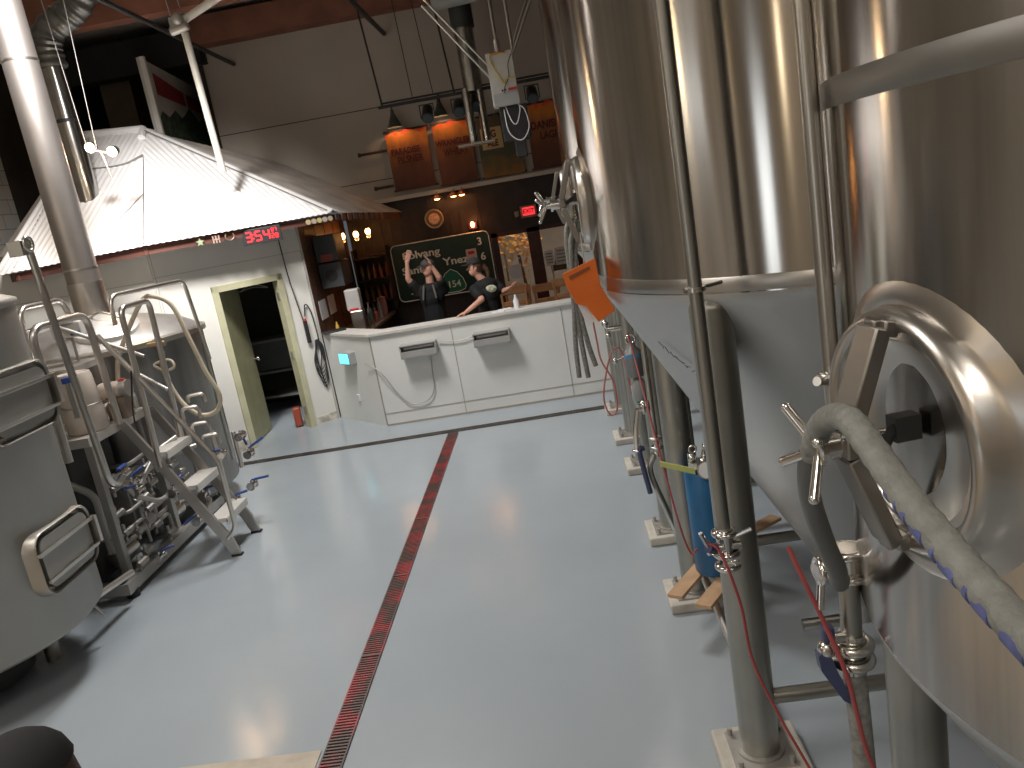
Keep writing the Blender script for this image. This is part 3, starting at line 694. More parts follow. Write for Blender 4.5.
M().box((-2.98, 11.2, 2.25), (.30, .5, .36)).build('body', DGREY, t, smooth=False, bevel=.01)
M().box((-2.98, 10.945, 2.12), (.16, .01, .10)).build('indicator', mat('dim_red', (.25, .05, .04), .5), t, smooth=False)
t = thing('speaker_cabinet', 'dark grey cabinet under the upper one on the wooden wall', 'cabinet', (-2.9, 11.2, 1.66))
M().box((-2.97, 11.2, 1.88), (.32, .5, .34)).build('body', mat('slate_plastic', (.05, .055, .06), .5), t, smooth=False, bevel=.01)
M().cyl((-2.97, 10.95, 1.88), (-2.97, 10.94, 1.88), .08).build('speaker_cone', BLACK, t)
for i in range(9):
    x = -2.5 + .0 * i; y = 11.2 + i * .17; h_ = .2 + .06 * (i % 3); c = [(.2, .05, .04), (.05, .07, .05), (.25, .2, .17)][i % 3]
    tag(M().lathe([(0, 0), (.035, 0), (.035, h_ * .65), (.012, h_ * .8), (.012, h_), (0, h_)], (-2.72 + .05 * (i % 2), y + .1, 1.046), 14).build('liquor_bottle', mat('bottle_%d' % i, c, .25)), 'bottle standing in the row on the dim back bar', 'bottle', 'bottles along the back bar')
tag(M().lathe([(0, 0), (.05, 0), (.06, .1), (.055, .26), (.06, .28), (0, .3)], (-2.68, 12.5, 1.046), 20).build('pitcher', mat('rose_ceramic', (.4, .2, .17), .4)), 'reddish pitcher at the far end of the back bar', 'pitcher')
# on the counter
tag(M().lathe([(0, 0), (.035, 0), (.035, .1), (.014, .14), (.014, .17), (0, .17)], (-.47, 9.72, 1.18), 18).build('spray_bottle', mat('milky_plastic', (.75, .77, .8), .35)), 'small milky bottle standing on the white counter', 'bottle')
for i, (x, y) in enumerate(((-.7, 9.66), (-.62, 9.78))):
    tag(M().box((x, y, 1.186), (.16, .11, .012), .3 * i).build('bar_towel', PAPER, bevel=.004), ['folded white cloth on the counter in front of the barman', 'folded white cloth behind another on the counter'][i], 'cloth')
tag(M().box((-2.95, 10.38, 1.19), (.3, .22, .02), .5).build('serving_tray', BLACK, bevel=.006), 'black tray on the left end of the counter', 'tray')
# dark shelf unit behind the first barman
t = thing('back_shelf', 'dark shelf unit at the back wall left of the highway sign', 'shelf', (-2.75, 12.75, 1.1))
mb = M()
for z in (1.25, 1.6, 1.95): mb.box((-2.78, 12.8, z), (.55, .28, .03))
for x in (-3.04, -2.52): mb.box((x, 12.8, 1.6), (.03, .28, 1.0))
mb.build('frame', WOODD, t, smooth=False)
for z in (1.265, 1.615):
    for k in range(5):
        tag(M().lathe([(0, 0), (.03, 0), (.03, .14), (.012, .18), (.012, .23), (0, .23)], (-2.96 + k * .1, 12.76, z + .001), 12).build('liquor_bottle', mat('shelfb_%d%d' % (k, int(z * 10)), (.10 + .04 * k, .08, .05), .2)), 'bottle on the dark shelf behind the barman with raised arms', 'bottle', 'bottles on the dark shelf')

# ------------------------------------------------------------------ back wall decorations
banA = banner_mat('canyon_banner', [(.0, (.10, .03, .02)), (.35, (.16, .055, .025)), (.68, (.34, .11, .03)), (.86, (.62, .20, .02)), (.96, (.75, .06, .02))])
banB = banner_mat('field_banner', [(.0, (.30, .14, .03)), (.35, (.07, .08, .04)), (.7, (.10, .09, .05)), (1., (.12, .08, .05))])
LETT = mat('dark_red_lettering', (.10, .012, .012), .7); CREAM = mat('cream_label', (.6, .42, .18), .6)
def banner(x0, x1, z0, z1, m, lines, lab, lm=LETT, label_box=False):
    cx = (x0 + x1) / 2; t = thing('beer_banner', lab, 'banner', (cx, 12.9, z0))
    Z = z1 - z0; W_ = x1 - x0
    pts = [(x0, z0), (x1, z0), (x1, z1 - .03)]
    for k in range(1, 8): pts.append((x1 - W_ * k / 8, z1 - .03 + .02 * math.sin(k * 2.1) - .03 * (abs(k - 4) > 2)))
    pts.append((x0, z1 - .07))
    M().prism([V((a, 12.90, b)) for a, b in pts], (0, .03, 0)).build('sheet', m, t, smooth=False)
    if label_box: M().box((x0 + W_ * .34, 12.895, z1 - .36), (W_ * .5, .006, .32)).build('label_patch', CREAM, t, smooth=False)
    for s_, sz, dx, dz in lines: text(s_, sz, (cx + dx, 12.885, z1 - dz), FACE, lm, t, bold=.004, sx=.8)
    mb = M(); mb.box((cx, 12.94, z1 - .02), (W_ + .06, .03, .03)); mb.box((cx, 12.94, z0 + .01), (W_ + .06, .03, .03)); mb.build('frame', DBROWN, t, smooth=False)
banner(-2.2, -1.55, 2.88, 3.80, banA, [('PARADISE', .13, -.05, .34), ('PILSNER', .14, 0, .47)], 'orange canyon banner with two lines of red letters, leftmost of four')
banner(-1.46, -.88, 2.84, 3.80, banA, [('WRANGLER', .125, 0, .33), ('WHEAT', .14, .02, .48)], 'orange canyon banner partly behind the shiny duct')
banner(-.79, -.14, 2.84, 3.78, banB, [('BIG', .15, -.12, .30), ('ALE', .13, -.10, .44)], 'dark green banner with a cream label behind the control box', LETT, True)
banner(.0, .70, 2.84, 3.84, banA, [('DANISH', .16, -.07, .36), ('LAGER', .15, .0, .52)], 'red and orange banner half hidden by the steel tank, rightmost of four')
for x, z, lab in ((-2.0, 3.82, 'dark cone lamp over the leftmost orange banner'), (-1.27, 3.86, 'dark cone lamp over the second orange banner')):
    t = thing('cone_lamp', lab, 'lamp', (x, 12.8, z))
    M().lathe([(.115, 0), (.03, .2), (.025, .26), (0, .26)], (x, 12.78, z), 24).build('shade', mat('cone_green_black_%d' % (x * 10), (.06, .065, .05), .5), t)
    M().tube([(x, 12.78, z + .25), (x, 12.8, z + .33), (x, 12.95, z + .33)], .01).build('arm', BLACK, t)
    lamp_light('cone_light', (x, 12.76, z + .06), (1, .55, .3), 4, .03)
for x0, x1, z, lab in ((-2.65, -2.22, 3.52, 'short pipe stub on the wall left of the first banner, upper'), (-2.5, -2.22, 2.98, 'short pipe stub on the wall left of the first banner, lower')):
    tag(M().cyl((x0, 12.93, z), (x1, 12.93, z), .02).cyl((x0 - .03, 12.93, z), (x0 + .01, 12.93, z), .032).build('pipe_stub', DBROWN), lab, 'pipe')
# lighting bar with spots
t = thing('lighting_bar', 'black lighting bar hanging in front of the banners', 'bar', (-.6, 12, 4.04))
M().cyl((-2.06, 12, 4.04), (1.3, 12, 4.04), .022).cyl((-2.06, 12.25, 4.12), (1.3, 12.25, 4.12), .014).build('rail', BLACK, t)
for x in (-2.0, -.95): M().cyl((x, 12, 4.05), (x - .12, 12, 5.9), .014).build('hanger', BLACK, t)
M().cyl((-1.55, 12, 4.1), (-1.6, 12, 5.9), .006).cyl((-1.25, 12, 4.1), (-1.35, 12, 5.9), .006).build('hanger', BLACK, t)
def spot(x, lab):
    t = thing('stage_spot', lab, 'spotlight', (x, 12, 4.0), local=True, group='black spotlights on the lighting bar')
    M().box((0, 0, -.03), (.2, .02, .015)).box((-.1, 0, -.12), (.015, .02, .19)).box((.1, 0, -.12), (.015, .02, .19)).build('yoke', BLACK, t, smooth=False)
    M().cyl((0, .12, -.08), (0, -.08, -.22), .075, .085, 24).build('body', BLACK, t)
    M().cyl((0, -.081, -.221), (0, -.088, -.226), .07, n=24).build('lens', mat('spot_glass', (.10, .13, .14), .2), t)
    return t
s0 = spot(-1.38, 'black spotlight over the gap between the two orange banners')
dup(s0, (-.92, 12, 4.0), 0, 'black spotlight just left of the shiny duct')
dup(s0, (-.66, 11.9, 4.02), 0, 'black spotlight just right of the shiny duct')
dup(s0, (.14, 12, 4.0), 0, 'black spotlight nearest the steel tank')
# shiny duct with bottom plate
t = thing('steel_duct', 'shiny vertical duct with a flat bottom plate before the banners', 'duct', (-.72, 11.9, 3.3))
DUCTM = mat('galvanised_duct', (.45, .44, .42), .22, 1., .12, 6)
M().cyl((-.66, 11.8, 4.0), (-.66, 11.8, 4.85), .135, n=32).build('duct', DUCTM, t)
M().cyl((-.77, 11.75, 3.32), (-.77, 11.75, 4.05), .065, n=32).build('duct', DUCTM, t)
M().cyl((-.59, 11.85, 3.32), (-.59, 11.85, 4.05), .06, n=24).build('duct', DUCTM, t)
M().box((-.74, 11.8, 3.30), (.52, .3, .03)).build('bottom_plate', DULL, t, smooth=False)
M().cyl((-.66, 11.8, 4.83), (-.66, 11.8, 5.9), .16, n=32).build('upper_sleeve', mat('dark_sleeve', (.05, .055, .05), .5, .3), t)
tag(M().cyl((-1.0, 11.5, 5.15), (.1, 11.5, 5.18), .10, n=28).cyl((-.8, 11.5, 5.2), (-.8, 11.5, 5.95), .01).cyl((0, 11.5, 5.2), (0, 11.5, 5.95), .01).build('pale_pipe', mat('pale_green_grey', (.35, .37, .34), .5)), 'pale grey-green pipe at the top beside the tank', 'pipe')
# control box hanging in the aisle
t = thing('control_box', 'open white control panel with yellow wire hanging on conduits', 'control box', (-.18, 9.05, 3.38))
M().box((-.18, 9.12, 3.65), (.28, .2, .55)).build('housing', mat('box_white', (.62, .61, .57), .5), t, smooth=False, bevel=.006)
M().box((-.17, 9.01, 3.445), (.27, .012, .12)).build('lower_plate', mat('box_grey', (.42, .42, .42), .5), t, smooth=False)
M().tube([(-.10, 9.0, 3.90), (-.27, 9.0, 3.9), (-.26, 9.0, 3.78), (-.22, 9.0, 3.7), (-.17, 9.0, 3.6), (-.14, 9.0, 3.64), (-.04, 9.0, 3.64)], .007).build('yellow_wire', YELW, t)
M().tube([(-.05, 9.0, 3.88), (-.1, 9.0, 3.78), (-.11, 9.0, 3.66), (-.17, 9.0, 3.56), (-.18, 9.0, 3.5)], .004).build('black_wire', BLACK, t)
M().box((-.19, 9.005, 3.91), (.16, .01, .02)).box((-.09, 9.005, 3.535), (.09, .01, .025)).build('warning_label', REDL, t, smooth=False)
M().cyl((-.2, 9.01, 3.53), (-.2, 9.0, 3.53), .01).cyl((-.17, 9.01, 3.535), (-.17, 9.0, 3.535), .01).build('button', BLACK, t)
for x in (-.19, -.03): M().cyl((x, 9.12, 3.92), (x + .0, 9.12, 5.9), .018).build('conduit', TUBE, t)
M().cyl((-.19, 9.12, 3.93), (-.19, 9.12, 4.06), .035).build('conduit_hub', CHROME, t)
M().tube([(-.22, 9.05, 3.37), (-.2, 9.0, 3.1), (-.08, 9.0, 3.0), (.02, 9.0, 3.12), (.0, 9.0, 3.3), (-.06, 9.05, 3.37)], .006).tube([(-.2, 9.05, 3.38), (-.15, 8.99, 3.2), (-.1, 8.99, 3.18), (-.05, 9.0, 3.3), (-.05, 9.05, 3.37)], .006).build('cable', PAPER, t)
tag(M().box((-.12, 9.14, 3.19), (.30, .2, .36)).box((-.1, 9.1, 2.93), (.12, .12, .2)).build('black_projector', BLACK, smooth=False, bevel=.01), 'black device hanging under the white control panel', 'device')
for i, (x, ) in enumerate(((-.72,), (.42,))):
    tag(M().cyl((x * 1.0 - .18, 9.12, 4.45 if i else 4.6), (-.30 if i == 0 else -.04, 9.12, 3.75 if i == 0 else 3.95), .012).cyl((x - .18, 9.14, 4.55 if i else 4.7), (-.30 if i == 0 else -.04, 9.14, 3.88 if i == 0 else 4.02), .012).build('strut_channel', TUBE), ['pair of thin slanting struts left of the white control panel', 'pair of thin slanting struts right of the white control panel'][i], 'strut')
t.location.z += 0
for _n in ('control_box', 'black_projector'): bpy.data.objects[_n].location.z += .07
# ceiling conduits
for a, b, r_, lab in (((-4.16, 8.2, 5.2), (-4.31, 13.0, 5.18), .03, 'black ceiling pipe passing behind the white pole joint'), ((-1.94, 9.5, 5.2), (-1.92, 12.95, 5.2), .035, 'black ceiling pipe ending above the grey wall centre')):
    tag(M().cyl(a, b, r_).build('ceiling_pipe', BLACK), lab, 'pipe')
t = thing('white_pole', 'white pole with clamp joint rising from the shed roof', 'pole', (-3.75, 10.0, 3.4))
M().cyl((-3.75, 10, 3.38), (-3.80, 10, 5.0), .042).build('upright', mat('white_pole_paint', (.72, .68, .6), .4), t)
M().cyl((-3.82, 10, 5.12), (-3.0, 10, 5.42), .045).build('brace', mat('white_pole_paint2', (.72, .68, .6), .4), t)
M().box((-3.86, 10, 5.1), (.16, .14, .16)).cyl((-3.95, 9.95, 5.02), (-3.72, 9.95, 5.06), .05).ball((-3.82, 9.93, 5.14), .07).build('clamp', DULL, t, bevel=.02)
M().cyl((-3.92, 10, 5.2), (-3.97, 10, 5.9), .006).cyl((-3.78, 10, 5.2), (-3.85, 10, 5.9), .006).build('hanging_wire', DULL, t)

# poster standing on the roof
t = thing('roof_poster', 'white framed poster with maroon lettering band and green mountains above the roof', 'poster', (-5.2, 12.9, 4.2))
def RP(y, z, d=0): return V((-5.2 + d, y, z))
y0, y1 = 11.78, 14.1
M().prism([RP(y0, 4.02), RP(y1, 4.0), RP(y1, 5.0), RP(y0, 5.25)], (-.05, 0, 0)).build('board', mat('poster_white', (.45, .42, .38), .6), t, smooth=False)
M().box((-5.17, y0 + .02, 4.63), (.07, .05, 1.25)).build('frame_edge', mat('frame_white', (.6, .57, .52), .5), t, smooth=False)
M().prism([RP(y0 + .28, 4.78, .004), RP(y0 + 1.2, 4.70, .004), RP(y0 + 1.2, 4.9, .004), RP(y0 + .28, 5.08, .004)], (.004, 0, 0)).prism([RP(y0 + 1.28, 4.69, .004), RP(y1 - .1, 4.62, .004), RP(y1 - .1, 4.82, .004), RP(y0 + 1.28, 4.89, .004)], (.004, 0, 0)).build('title_band', MRED, t, smooth=False)
mz = [(0.05, 4.05), (0.05, 4.35), (.3, 4.55), (.5, 4.48), (.75, 4.60), (.95, 4.5), (1.3, 4.68), (1.55, 4.5), (1.9, 4.58), (2.3, 4.42), (2.3, 4.03)]
M().prism([RP(y0 + a, b, .004) for a, b in mz], (.004, 0, 0)).build('mountain_print', MGREEN, t, smooth=False)

# flood lamps hung on wires in front of the roof
t = thing('flood_light', 'twin bright flood lamps on a thin bar hung over the white roof', 'lamp', (-4.64, 9, 3.6))
M().cyl((-4.76, 9, 3.77), (-4.54, 9, 3.69), .012).build('bar', DULL, t)
M().cyl((-4.58, 9, 5.9), (-4.70, 9, 3.77), .005).cyl((-4.92, 9.1, 5.9), (-4.80, 9.0, 3.77), .005).cyl((-4.66, 9, 3.74), (-4.62, 9, 3.45), .01).build('wire', DULL, t)
for x, z in ((-4.76, 3.79), (-4.53, 3.71)):
    h = M().cyl((x, 9.06, z + .02), (x, 8.98, z), .05, .06).build('lamp_head', DGREY, t)
    M().cyl((x, 8.979, z), (x, 8.955, z - .006), .052, .03, 20).build('lens', FLOODB, h)
for x, z in ((-4.76, 3.79), (-4.53, 3.71)):
    lamp_light('flood_lamp_light', (x, 8.9, z - .01), (1, .72, .45), 9, .05)

# ducts at upper left
t = thing('steel_duct', 'silver vertical duct with a dark flexible elbow behind the flue', 'duct', (-5.48, 10, 3.3))
M().cyl((-5.48, 10, 3.3), (-5.48, 10, 4.95), .125, n=32).build('duct', DUCTM, t)
M().cyl((-5.48, 10, 4.26), (-5.48, 10, 4.30), .13, n=32).build('band', BLACK, t)
FLEX = mat('dark_flex_duct', (.16, .16, .15), .35, .7, .2, 8)
M().tube([(-5.48, 10, 4.9), (-5.48, 10, 5.12), (-5.40, 10, 5.3), (-5.15, 10, 5.42), (-4.95, 10, 5.55), (-4.85, 10, 5.75), (-4.85, 10, 5.94)], lambda q_: .17 + .010 * math.sin(q_ * 90), 24, sub=14).build('flexible_elbow', FLEX, t)

# ------------------------------------------------------------------ brewhouse, left
# V2: kettle with flue
KC = V((-4.45, 7.55, 0)); KR = .96
t = thing('brew_kettle', 'round steel kettle with domed top and tall flue at left', 'kettle', KC[:])
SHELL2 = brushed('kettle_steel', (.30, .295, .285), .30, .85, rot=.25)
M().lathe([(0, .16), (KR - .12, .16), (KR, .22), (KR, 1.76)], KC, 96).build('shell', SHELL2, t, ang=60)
M().lathe([(KR, 1.75), (KR + .035, 1.755), (KR + .035, 1.80), (KR - .02, 1.815)], KC, 96).build('rim', TUBEW, t, ang=50)
M().lathe([(KR - .02, 1.81), (KR - .06, 1.84), (.75, 1.93), (.45, 2.01), (.2, 2.04), (0, 2.05)], KC, 96).build('dome', mat('dome_steel', (.72, .70, .67), .35, .85), t, ang=60)
fl = M().cyl(KC + V((0, .06, 1.98)), KC + V((0, .06, 5.94)), .152, n=40).build('flue', mat('flue_steel', (.46, .42, .39), .42, .9, .08, 2), t)
mb = M()
for z in (2.52, 4.42): M().cyl(KC + V((0, .06, z)), KC + V((0, .06, z + .02)), .156, n=40).build('joint_band', TUBEW, fl)
M().cyl(KC + V((0, .06, 1.99)), KC + V((0, .06, 2.40)), .159, n=40).build('flue_collar', TUBEW, t)
LR = Matrix.Rotation(math.radians(-14), 3, 'X')
lid = M().lathe([(.30, -.05), (.30, .03), (.27, .045), (0, .05)], n=48); lid.xf(Matrix.Translation(KC + V((.36, -.46, 1.97))) @ Matrix.Rotation(math.radians(15), 4, 'X') @ Matrix.Rotation(math.radians(12), 4, 'Y')); lid.build('manhole_lid', mat('lid_steel', (.85, .83, .8), .35, .6), t)
M().tube([KC + V((.16, -.35, 2.06)), KC + V((.34, -.4, 2.11)), KC + V((.52, -.36, 2.02))], .012).build('lid_handle', TUBEW, t)
for a in range(4):
    q_ = a * PI / 2 + .6; M().cyl(KC + V((.75 * math.cos(q_), .75 * math.sin(q_), 0)), KC + V((.75 * math.cos(q_), .75 * math.sin(q_), .22)), .05).build('leg', LEGM, t)
sg = M().cyl((-3.56, 7.60, .82), (-3.56, 7.60, 1.62), .014).build('sight_glass', mat('teal_glass', (.12, .30, .30), .2, .3), t)
M().cyl((-3.56, 7.60, 1.62), (-3.56, 7.60, 1.67), .03).build('sight_cap', BLUEH, sg)
M().cyl((-3.50, 7.70, .4), (-3.50, 7.70, 1.6), .017).build('riser_pipe', TUBE, t)

# V1: near vessel
NC = V((-4.1, 4.5, 0)); NR = .85
t = thing('mash_vessel', 'large matt steel vessel with framed hatches at the left edge', 'vessel', NC[:])
M().lathe([(0, .37), (NR - .03, .37), (NR, .40), (NR, 2.40)], NC, 96).build('shell', VESSEL, t, ang=60)
M().lathe([(NR + .01, 2.37), (NR + .025, 2.385), (NR + .02, 2.42), (NR - .1, 2.47), (.4, 2.62), (0, 2.68)], NC, 96).build('lid', VESSEL, t, ang=60)
M().lathe([(NR - .5, .06), (NR - .5, .38)], NC, 64, cap0=True).build('shade_drum', BLACK, t)  # black drum standing in for the shade under the vessel
for a in range(4):
    q_ = a * PI / 2 - .9; M().cyl(NC + V((.45 * math.cos(q_), .45 * math.sin(q_), 0)), NC + V((.45 * math.cos(q_), .45 * math.sin(q_), .4)), .05).build('leg', LEGM, t)
def hatch(zc, ang, wd, ht, nm='hatch'):
    T = Matrix.Translation(NC + V((0, 0, zc))) @ Matrix.Rotation(ang, 4, 'Z')
    R0 = NR
    def rr(w_, h_, r_, x): return [V((x, p.x, p.z)) for p in rrect(w_, h_, r_, 0)]
    mb = M(); P = rr(wd, ht, .10, 0); out_ = []
    n_ = len(P)
    # neck ring
    sect = [(1.02, -.08), (1.0, .03), (.97, .042), (.93, .035), (.92, -.0)]
    rings = [[mb.bm.verts.new(V((R0 + dx - .02, p.y * s_, p.z * s_))) for p in P] for s_, dx in sect]
    for a, b in zip(rings, rings[1:]):
        for k in range(n_): mb.bm.faces.new((a[k], a[(k + 1) % n_], b[(k + 1) % n_], b[k]))
    mb.bm.faces.new(rings[-1])
    mb.xf(T); h = mb.build(nm, mat(nm + '_steel_%d' % int(zc * 10), (.40, .375, .335), .42, .9), t, ang=50)
    mb = M(); mb.prism(rr(wd * .84, ht * .78, .07, R0 - .01), (.03, 0, 0)); mb.xf(T); mb.build('hatch_door', VESSEL, h, ang=30)
    mb = M(); mb.box((R0 + .035, 0, ht * .20), (.022, wd * 1.0, .022)); mb.box((R0 + .035, 0, -ht * .24), (.022, wd * .92, .02)); mb.box((R0 + .04, wd * .48, -ht * .0), (.04, .03, ht * .46)); mb.xf(T); mb.build('clamp_bar', TUBE, h, smooth=False, bevel=.004)
hatch(.86, math.radians(2), .62, .40)
hatch(1.82, math.radians(2), .70, .42)

# drop pipe beside the vessel
t = thing('drop_pipe', 'steel pipe running down beside the matt vessel to a blue valve', 'pipe', (-3.43, 5.33, .9))
M().bent([(-3.43, 5.33, 2.78), (-3.40, 5.40, 1.0), (-3.42, 5.52, .93), (-3.50, 5.78, .95)], .026, 12, .1).build('pipe', TUBE, t)
M().box((-3.47, 5.30, 2.72), (.1, .1, .1)).torus((-3.40, 5.3, 2.74), .045, .012, 'X').build('top_fitting', TUBE, t, bevel=.01)
M().cyl((-3.48, 5.68, .95), (-3.5, 5.82, .95), .035).build('valve_body', CHROME, t)
M().box((-3.46, 5.70, 1.02), (.03, .14, .018), .1).build('valve_handle', BLUEH, t, bevel=.004)

# work platform with ship's ladder
pf = thing('work_platform', 'small steel work platform with guard rails between the two vessels', 'platform', (-4.1, 6.1, 0))
mb = M(); mb.prism([(-3.63, 5.66, 1.22), (-3.63, 6.62, 1.22), (-4.5, 6.3, 1.22), (-4.5, 5.66, 1.22)], (0, 0, .07)); mb.build('deck', mat('deck_steel', (.66, .62, .57), .45, .7), pf, smooth=False)
for x, y in ((-3.67, 5.72), (-3.67, 6.60), (-4.45, 5.7)): M().box((x, y, .61), (.06, .06, 1.22)).build('leg', DULL, pf, smooth=False)
mb = M()
mb.box((-4.15, 6.25, 1.76), (.62, .5, .02))
for k in range(14): mb.box((-4.43 + k * .043, 6.25, 1.78), (.012, .5, .025))
mb.box((-4.15, 6.0, 1.765), (.62, .02, .05)); mb.box((-4.15, 6.5, 1.765), (.62, .02, .05)); mb.box((-3.84, 6.25, 1.765), (.02, .5, .05))
mb.build('upper_grating', mat('grating_steel', (.6, .56, .52), .4, .7), pf, smooth=False)
M().bent([(-3.62, 5.36, 1.2), (-3.62, 5.38, 2.18), (-3.62, 6.08, 2.18), (-3.62, 6.11, 1.27)], .028, 12, .12).build('guard_rail', TUBEW, pf)
M().bent([(-4.25, 6.2, 1.77), (-4.25, 6.25, 2.3), (-4.25, 6.85, 2.3), (-4.22, 6.9, 1.95)], .024, 12, .1).build('guard_rail', TUBEW, pf)
M().bent([(-3.45, 6.15, 2.05), (-3.45, 6.18, 2.28), (-3.35, 7.3, 2.27), (-3.32, 7.36, 1.5)], .018, 12, .09).build('guard_rail', TUBEW, pf)
M().cyl((-4.25, 6.25, 2.12), (-4.25, 6.85, 2.12), .01).cyl((-3.84, 6.02, 1.3), (-3.84, 6.02, 1.78), .02).cyl((-3.84, 6.48, 1.3), (-3.84, 6.48, 1.78), .02).cyl((-4.4, 6.02, 1.3), (-4.4, 6.02, 1.78), .02).build('strut', TUBE, pf)
M().cyl((-4.0, 6.3, 2.1), (-3.4, 6.35, 1.75), .016).build('cross_tube', DULL, pf)
M().cyl((-3.62, 6.55, 1.6), (-3.36, 6.5, 1.42), .018).build('cross_tube', DULL, pf)

ld = thing('ship_ladder', 'steep steel steps with handrails leading down from the platform', 'stairs', (-3.0, 6.35, 0))
def stringer(y):
    a, b, c = V((-3.62, y, 1.28)), V((-3.02, y, .17)), V((-2.965, y, 0))
    mb = M(); w_ = .045
    mb.prism([a + V((-.03, -.015, 0)), a + V((.05, -.015, 0)), b + V((.06, -.015, .0)), c + V((.045, -.015, 0)), c + V((-.03, -.015, 0)), b + V((-.03, -.015, -.02))], (0, .03, 0))
    mb.build('stringer', mat('stringer_steel_%d' % int(y * 10), (.5, .47, .44), .42, .8), ld, smooth=False)
    M().box((-2.955, y, .008), (.09, .05, .016)).build('foot', BLACKR, ld, smooth=False)
stringer(6.12); stringer(6.59)
for z in (.96, .64, .32):
    x = -3.62 + (1.28 - z) / 1.11 * .60 + .05
    M().box((x, 6.355, z), (.17, .46, .035)).box((x + .08, 6.355, z - .02), (.012, .46, .05)).build('step', mat('step_steel_%d' % int(z * 100), (.72, .69, .64), .5, .5), ld, smooth=False)
M().bent([(-3.60, 6.12, 2.0), (-2.91, 6.12, .84), (-2.91, 6.12, .24), (-3.0, 6.12, .16)], .021, 12, .07).build('handrail', TUBEW, ld)
M().bent([(-3.39, 6.12, .86), (-3.36, 6.12, 2.18), (-3.36, 6.59, 2.18), (-3.40, 6.59, .9)], .024, 12, .08).build('handrail', TUBEW, ld)

# kit on the platform
t = thing('insulated_canister', 'beige insulated canister strapped on the platform deck', 'canister', (-3.77, 5.93, 1.29))
M().lathe([(0, 0), (.14, 0), (.15, .01), (.145, .20), (.14, .22), (.145, .24), (.13, .44), (.12, .47), (0, .47)], (-3.77, 5.93, 1.291), 32).build('jacket', BEIGE, t, ang=50)
M().lathe([(.147, .21), (.151, .215), (.147, .22)], (-3.77, 5.93, 1.291), 32).build('strap', DULL, t)
t = thing('pump_motor', 'horizontal white pump motor behind the beige canister', 'pump', (-3.60, 6.25, 1.29))
M().lathe([(0, -.12), (.065, -.12), (.07, -.1), (.07, .06), (.05, .08), (0, .09)], (-3.66, 6.25, 1.53), 28, 'X').build('housing', BEIGE, t)
M().cyl((-3.60, 6.25, 1.53), (-3.54, 6.25, 1.53), .072).build('end_cover', DULL, t)
M().box((-3.58, 6.25, 1.60), (.05, .05, .02)).build('label_plate', REDL, t, smooth=False)
M().box((-3.66, 6.25, 1.38), (.16, .12, .18)).build('base', mat('pump_base', (.25, .19, .15), .6, .3), t, smooth=False)
for i, (x, y) in enumerate(((-3.68, 6.05), (-3.70, 6.45))):
    tag(M().bent([(x, y, 1.29), (x, y, 1.44), (x, y + .12, 1.44), (x, y + .12, 1.29)], .018, 10, .05).build('lift_handle', TUBEW), ['bent tube handle on the deck between canister and pump', 'bent tube handle on the deck at the top of the steps'][i], 'handle')
t = thing('control_box', 'grey control box with blue sticker on a thin stalk above the platform', 'control box', (-3.98, 6.4, 1.78))
M().box((-3.98, 6.4, 2.06), (.24, .14, .12), .1).build('housing', mat('ctl_grey', (.55, .53, .5), .5), t, bevel=.008)
M().lathe([(.12, 0), (.11, .03), (.05, .06), (0, .065)], (-3.98, 6.42, 2.12), 24).build('cover', mat('ctl_cover', (.62, .58, .52), .5), t)
M().box((-3.90, 6.335, 2.03), (.08, .01, .03), .1).build('sticker', BLUEH, t, smooth=False)
M().cyl((-3.98, 6.4, 1.78), (-3.98, 6.4, 2.0), .012).build('stalk', DULL, t)
t = thing('sample_port', 'small blue cap beside the upper hatch of the matt vessel', 'cap', (-3.52, 5.45, 1.75)); M().cyl((-3.5, 5.42, 1.76), (-3.5, 5.42, 1.80), .035).build('cap', BLUEH, t); M().cyl((-3.5, 5.42, 1.5), (-3.5, 5.42, 1.76), .02).build('stem', TUBE, t)
tag(M().tube([(-3.86, 6.6, 1.35), (-3.80, 6.65, 1.7), (-3.66, 6.7, 1.95), (-3.49, 6.72, 2.17), (-3.39, 6.72, 2.2), (-3.24, 6.72, 2.1), (-3.15, 6.7, 1.78), (-3.09, 6.7, 1.5), (-3.02, 6.7, 1.27), (-3.08, 6.7, 1.13), (-3.24, 6.7, 1.12), (-3.38, 6.7, 1.28), (-3.46, 6.72, 1.55), (-3.44, 6.75, 1.72)], .020, 12).build('hose', HOSEB), 'beige hose looping over the guard rail and down by the steps', 'hose')
t = thing('hose_fitting', 'brass-coloured hose fitting hanging before the kettle', 'fitting', (-3.45, 6.75, 1.7))
M().cyl((-3.54, 6.72, 1.79), (-3.38, 6.72, 1.79), .022).cyl((-3.45, 6.72, 1.79), (-3.44, 6.72, 1.62), .018).build('tee', mat('brass', (.55, .42, .25), .35, .8), t)
tag(M().tube([(-3.52, 6.15, 1.25), (-3.47, 6.1, 1.4), (-3.42, 6.1, 1.6), (-3.40, 6.1, 1.68)], .007).build('black_cable', BLACKR), 'thin black cable tied from deck to handrail', 'cable')
tag(M().tube([(-3.5, 6.65, 1.62), (-3.42, 6.66, 1.56), (-3.33, 6.66, 1.58), (-3.36, 6.68, 1.64), (-3.46, 6.67, 1.64), (-3.5, 6.65, 1.62)], .012).build('hose_coil', HOSEB), 'small coil of beige hose above the deck', 'hose')

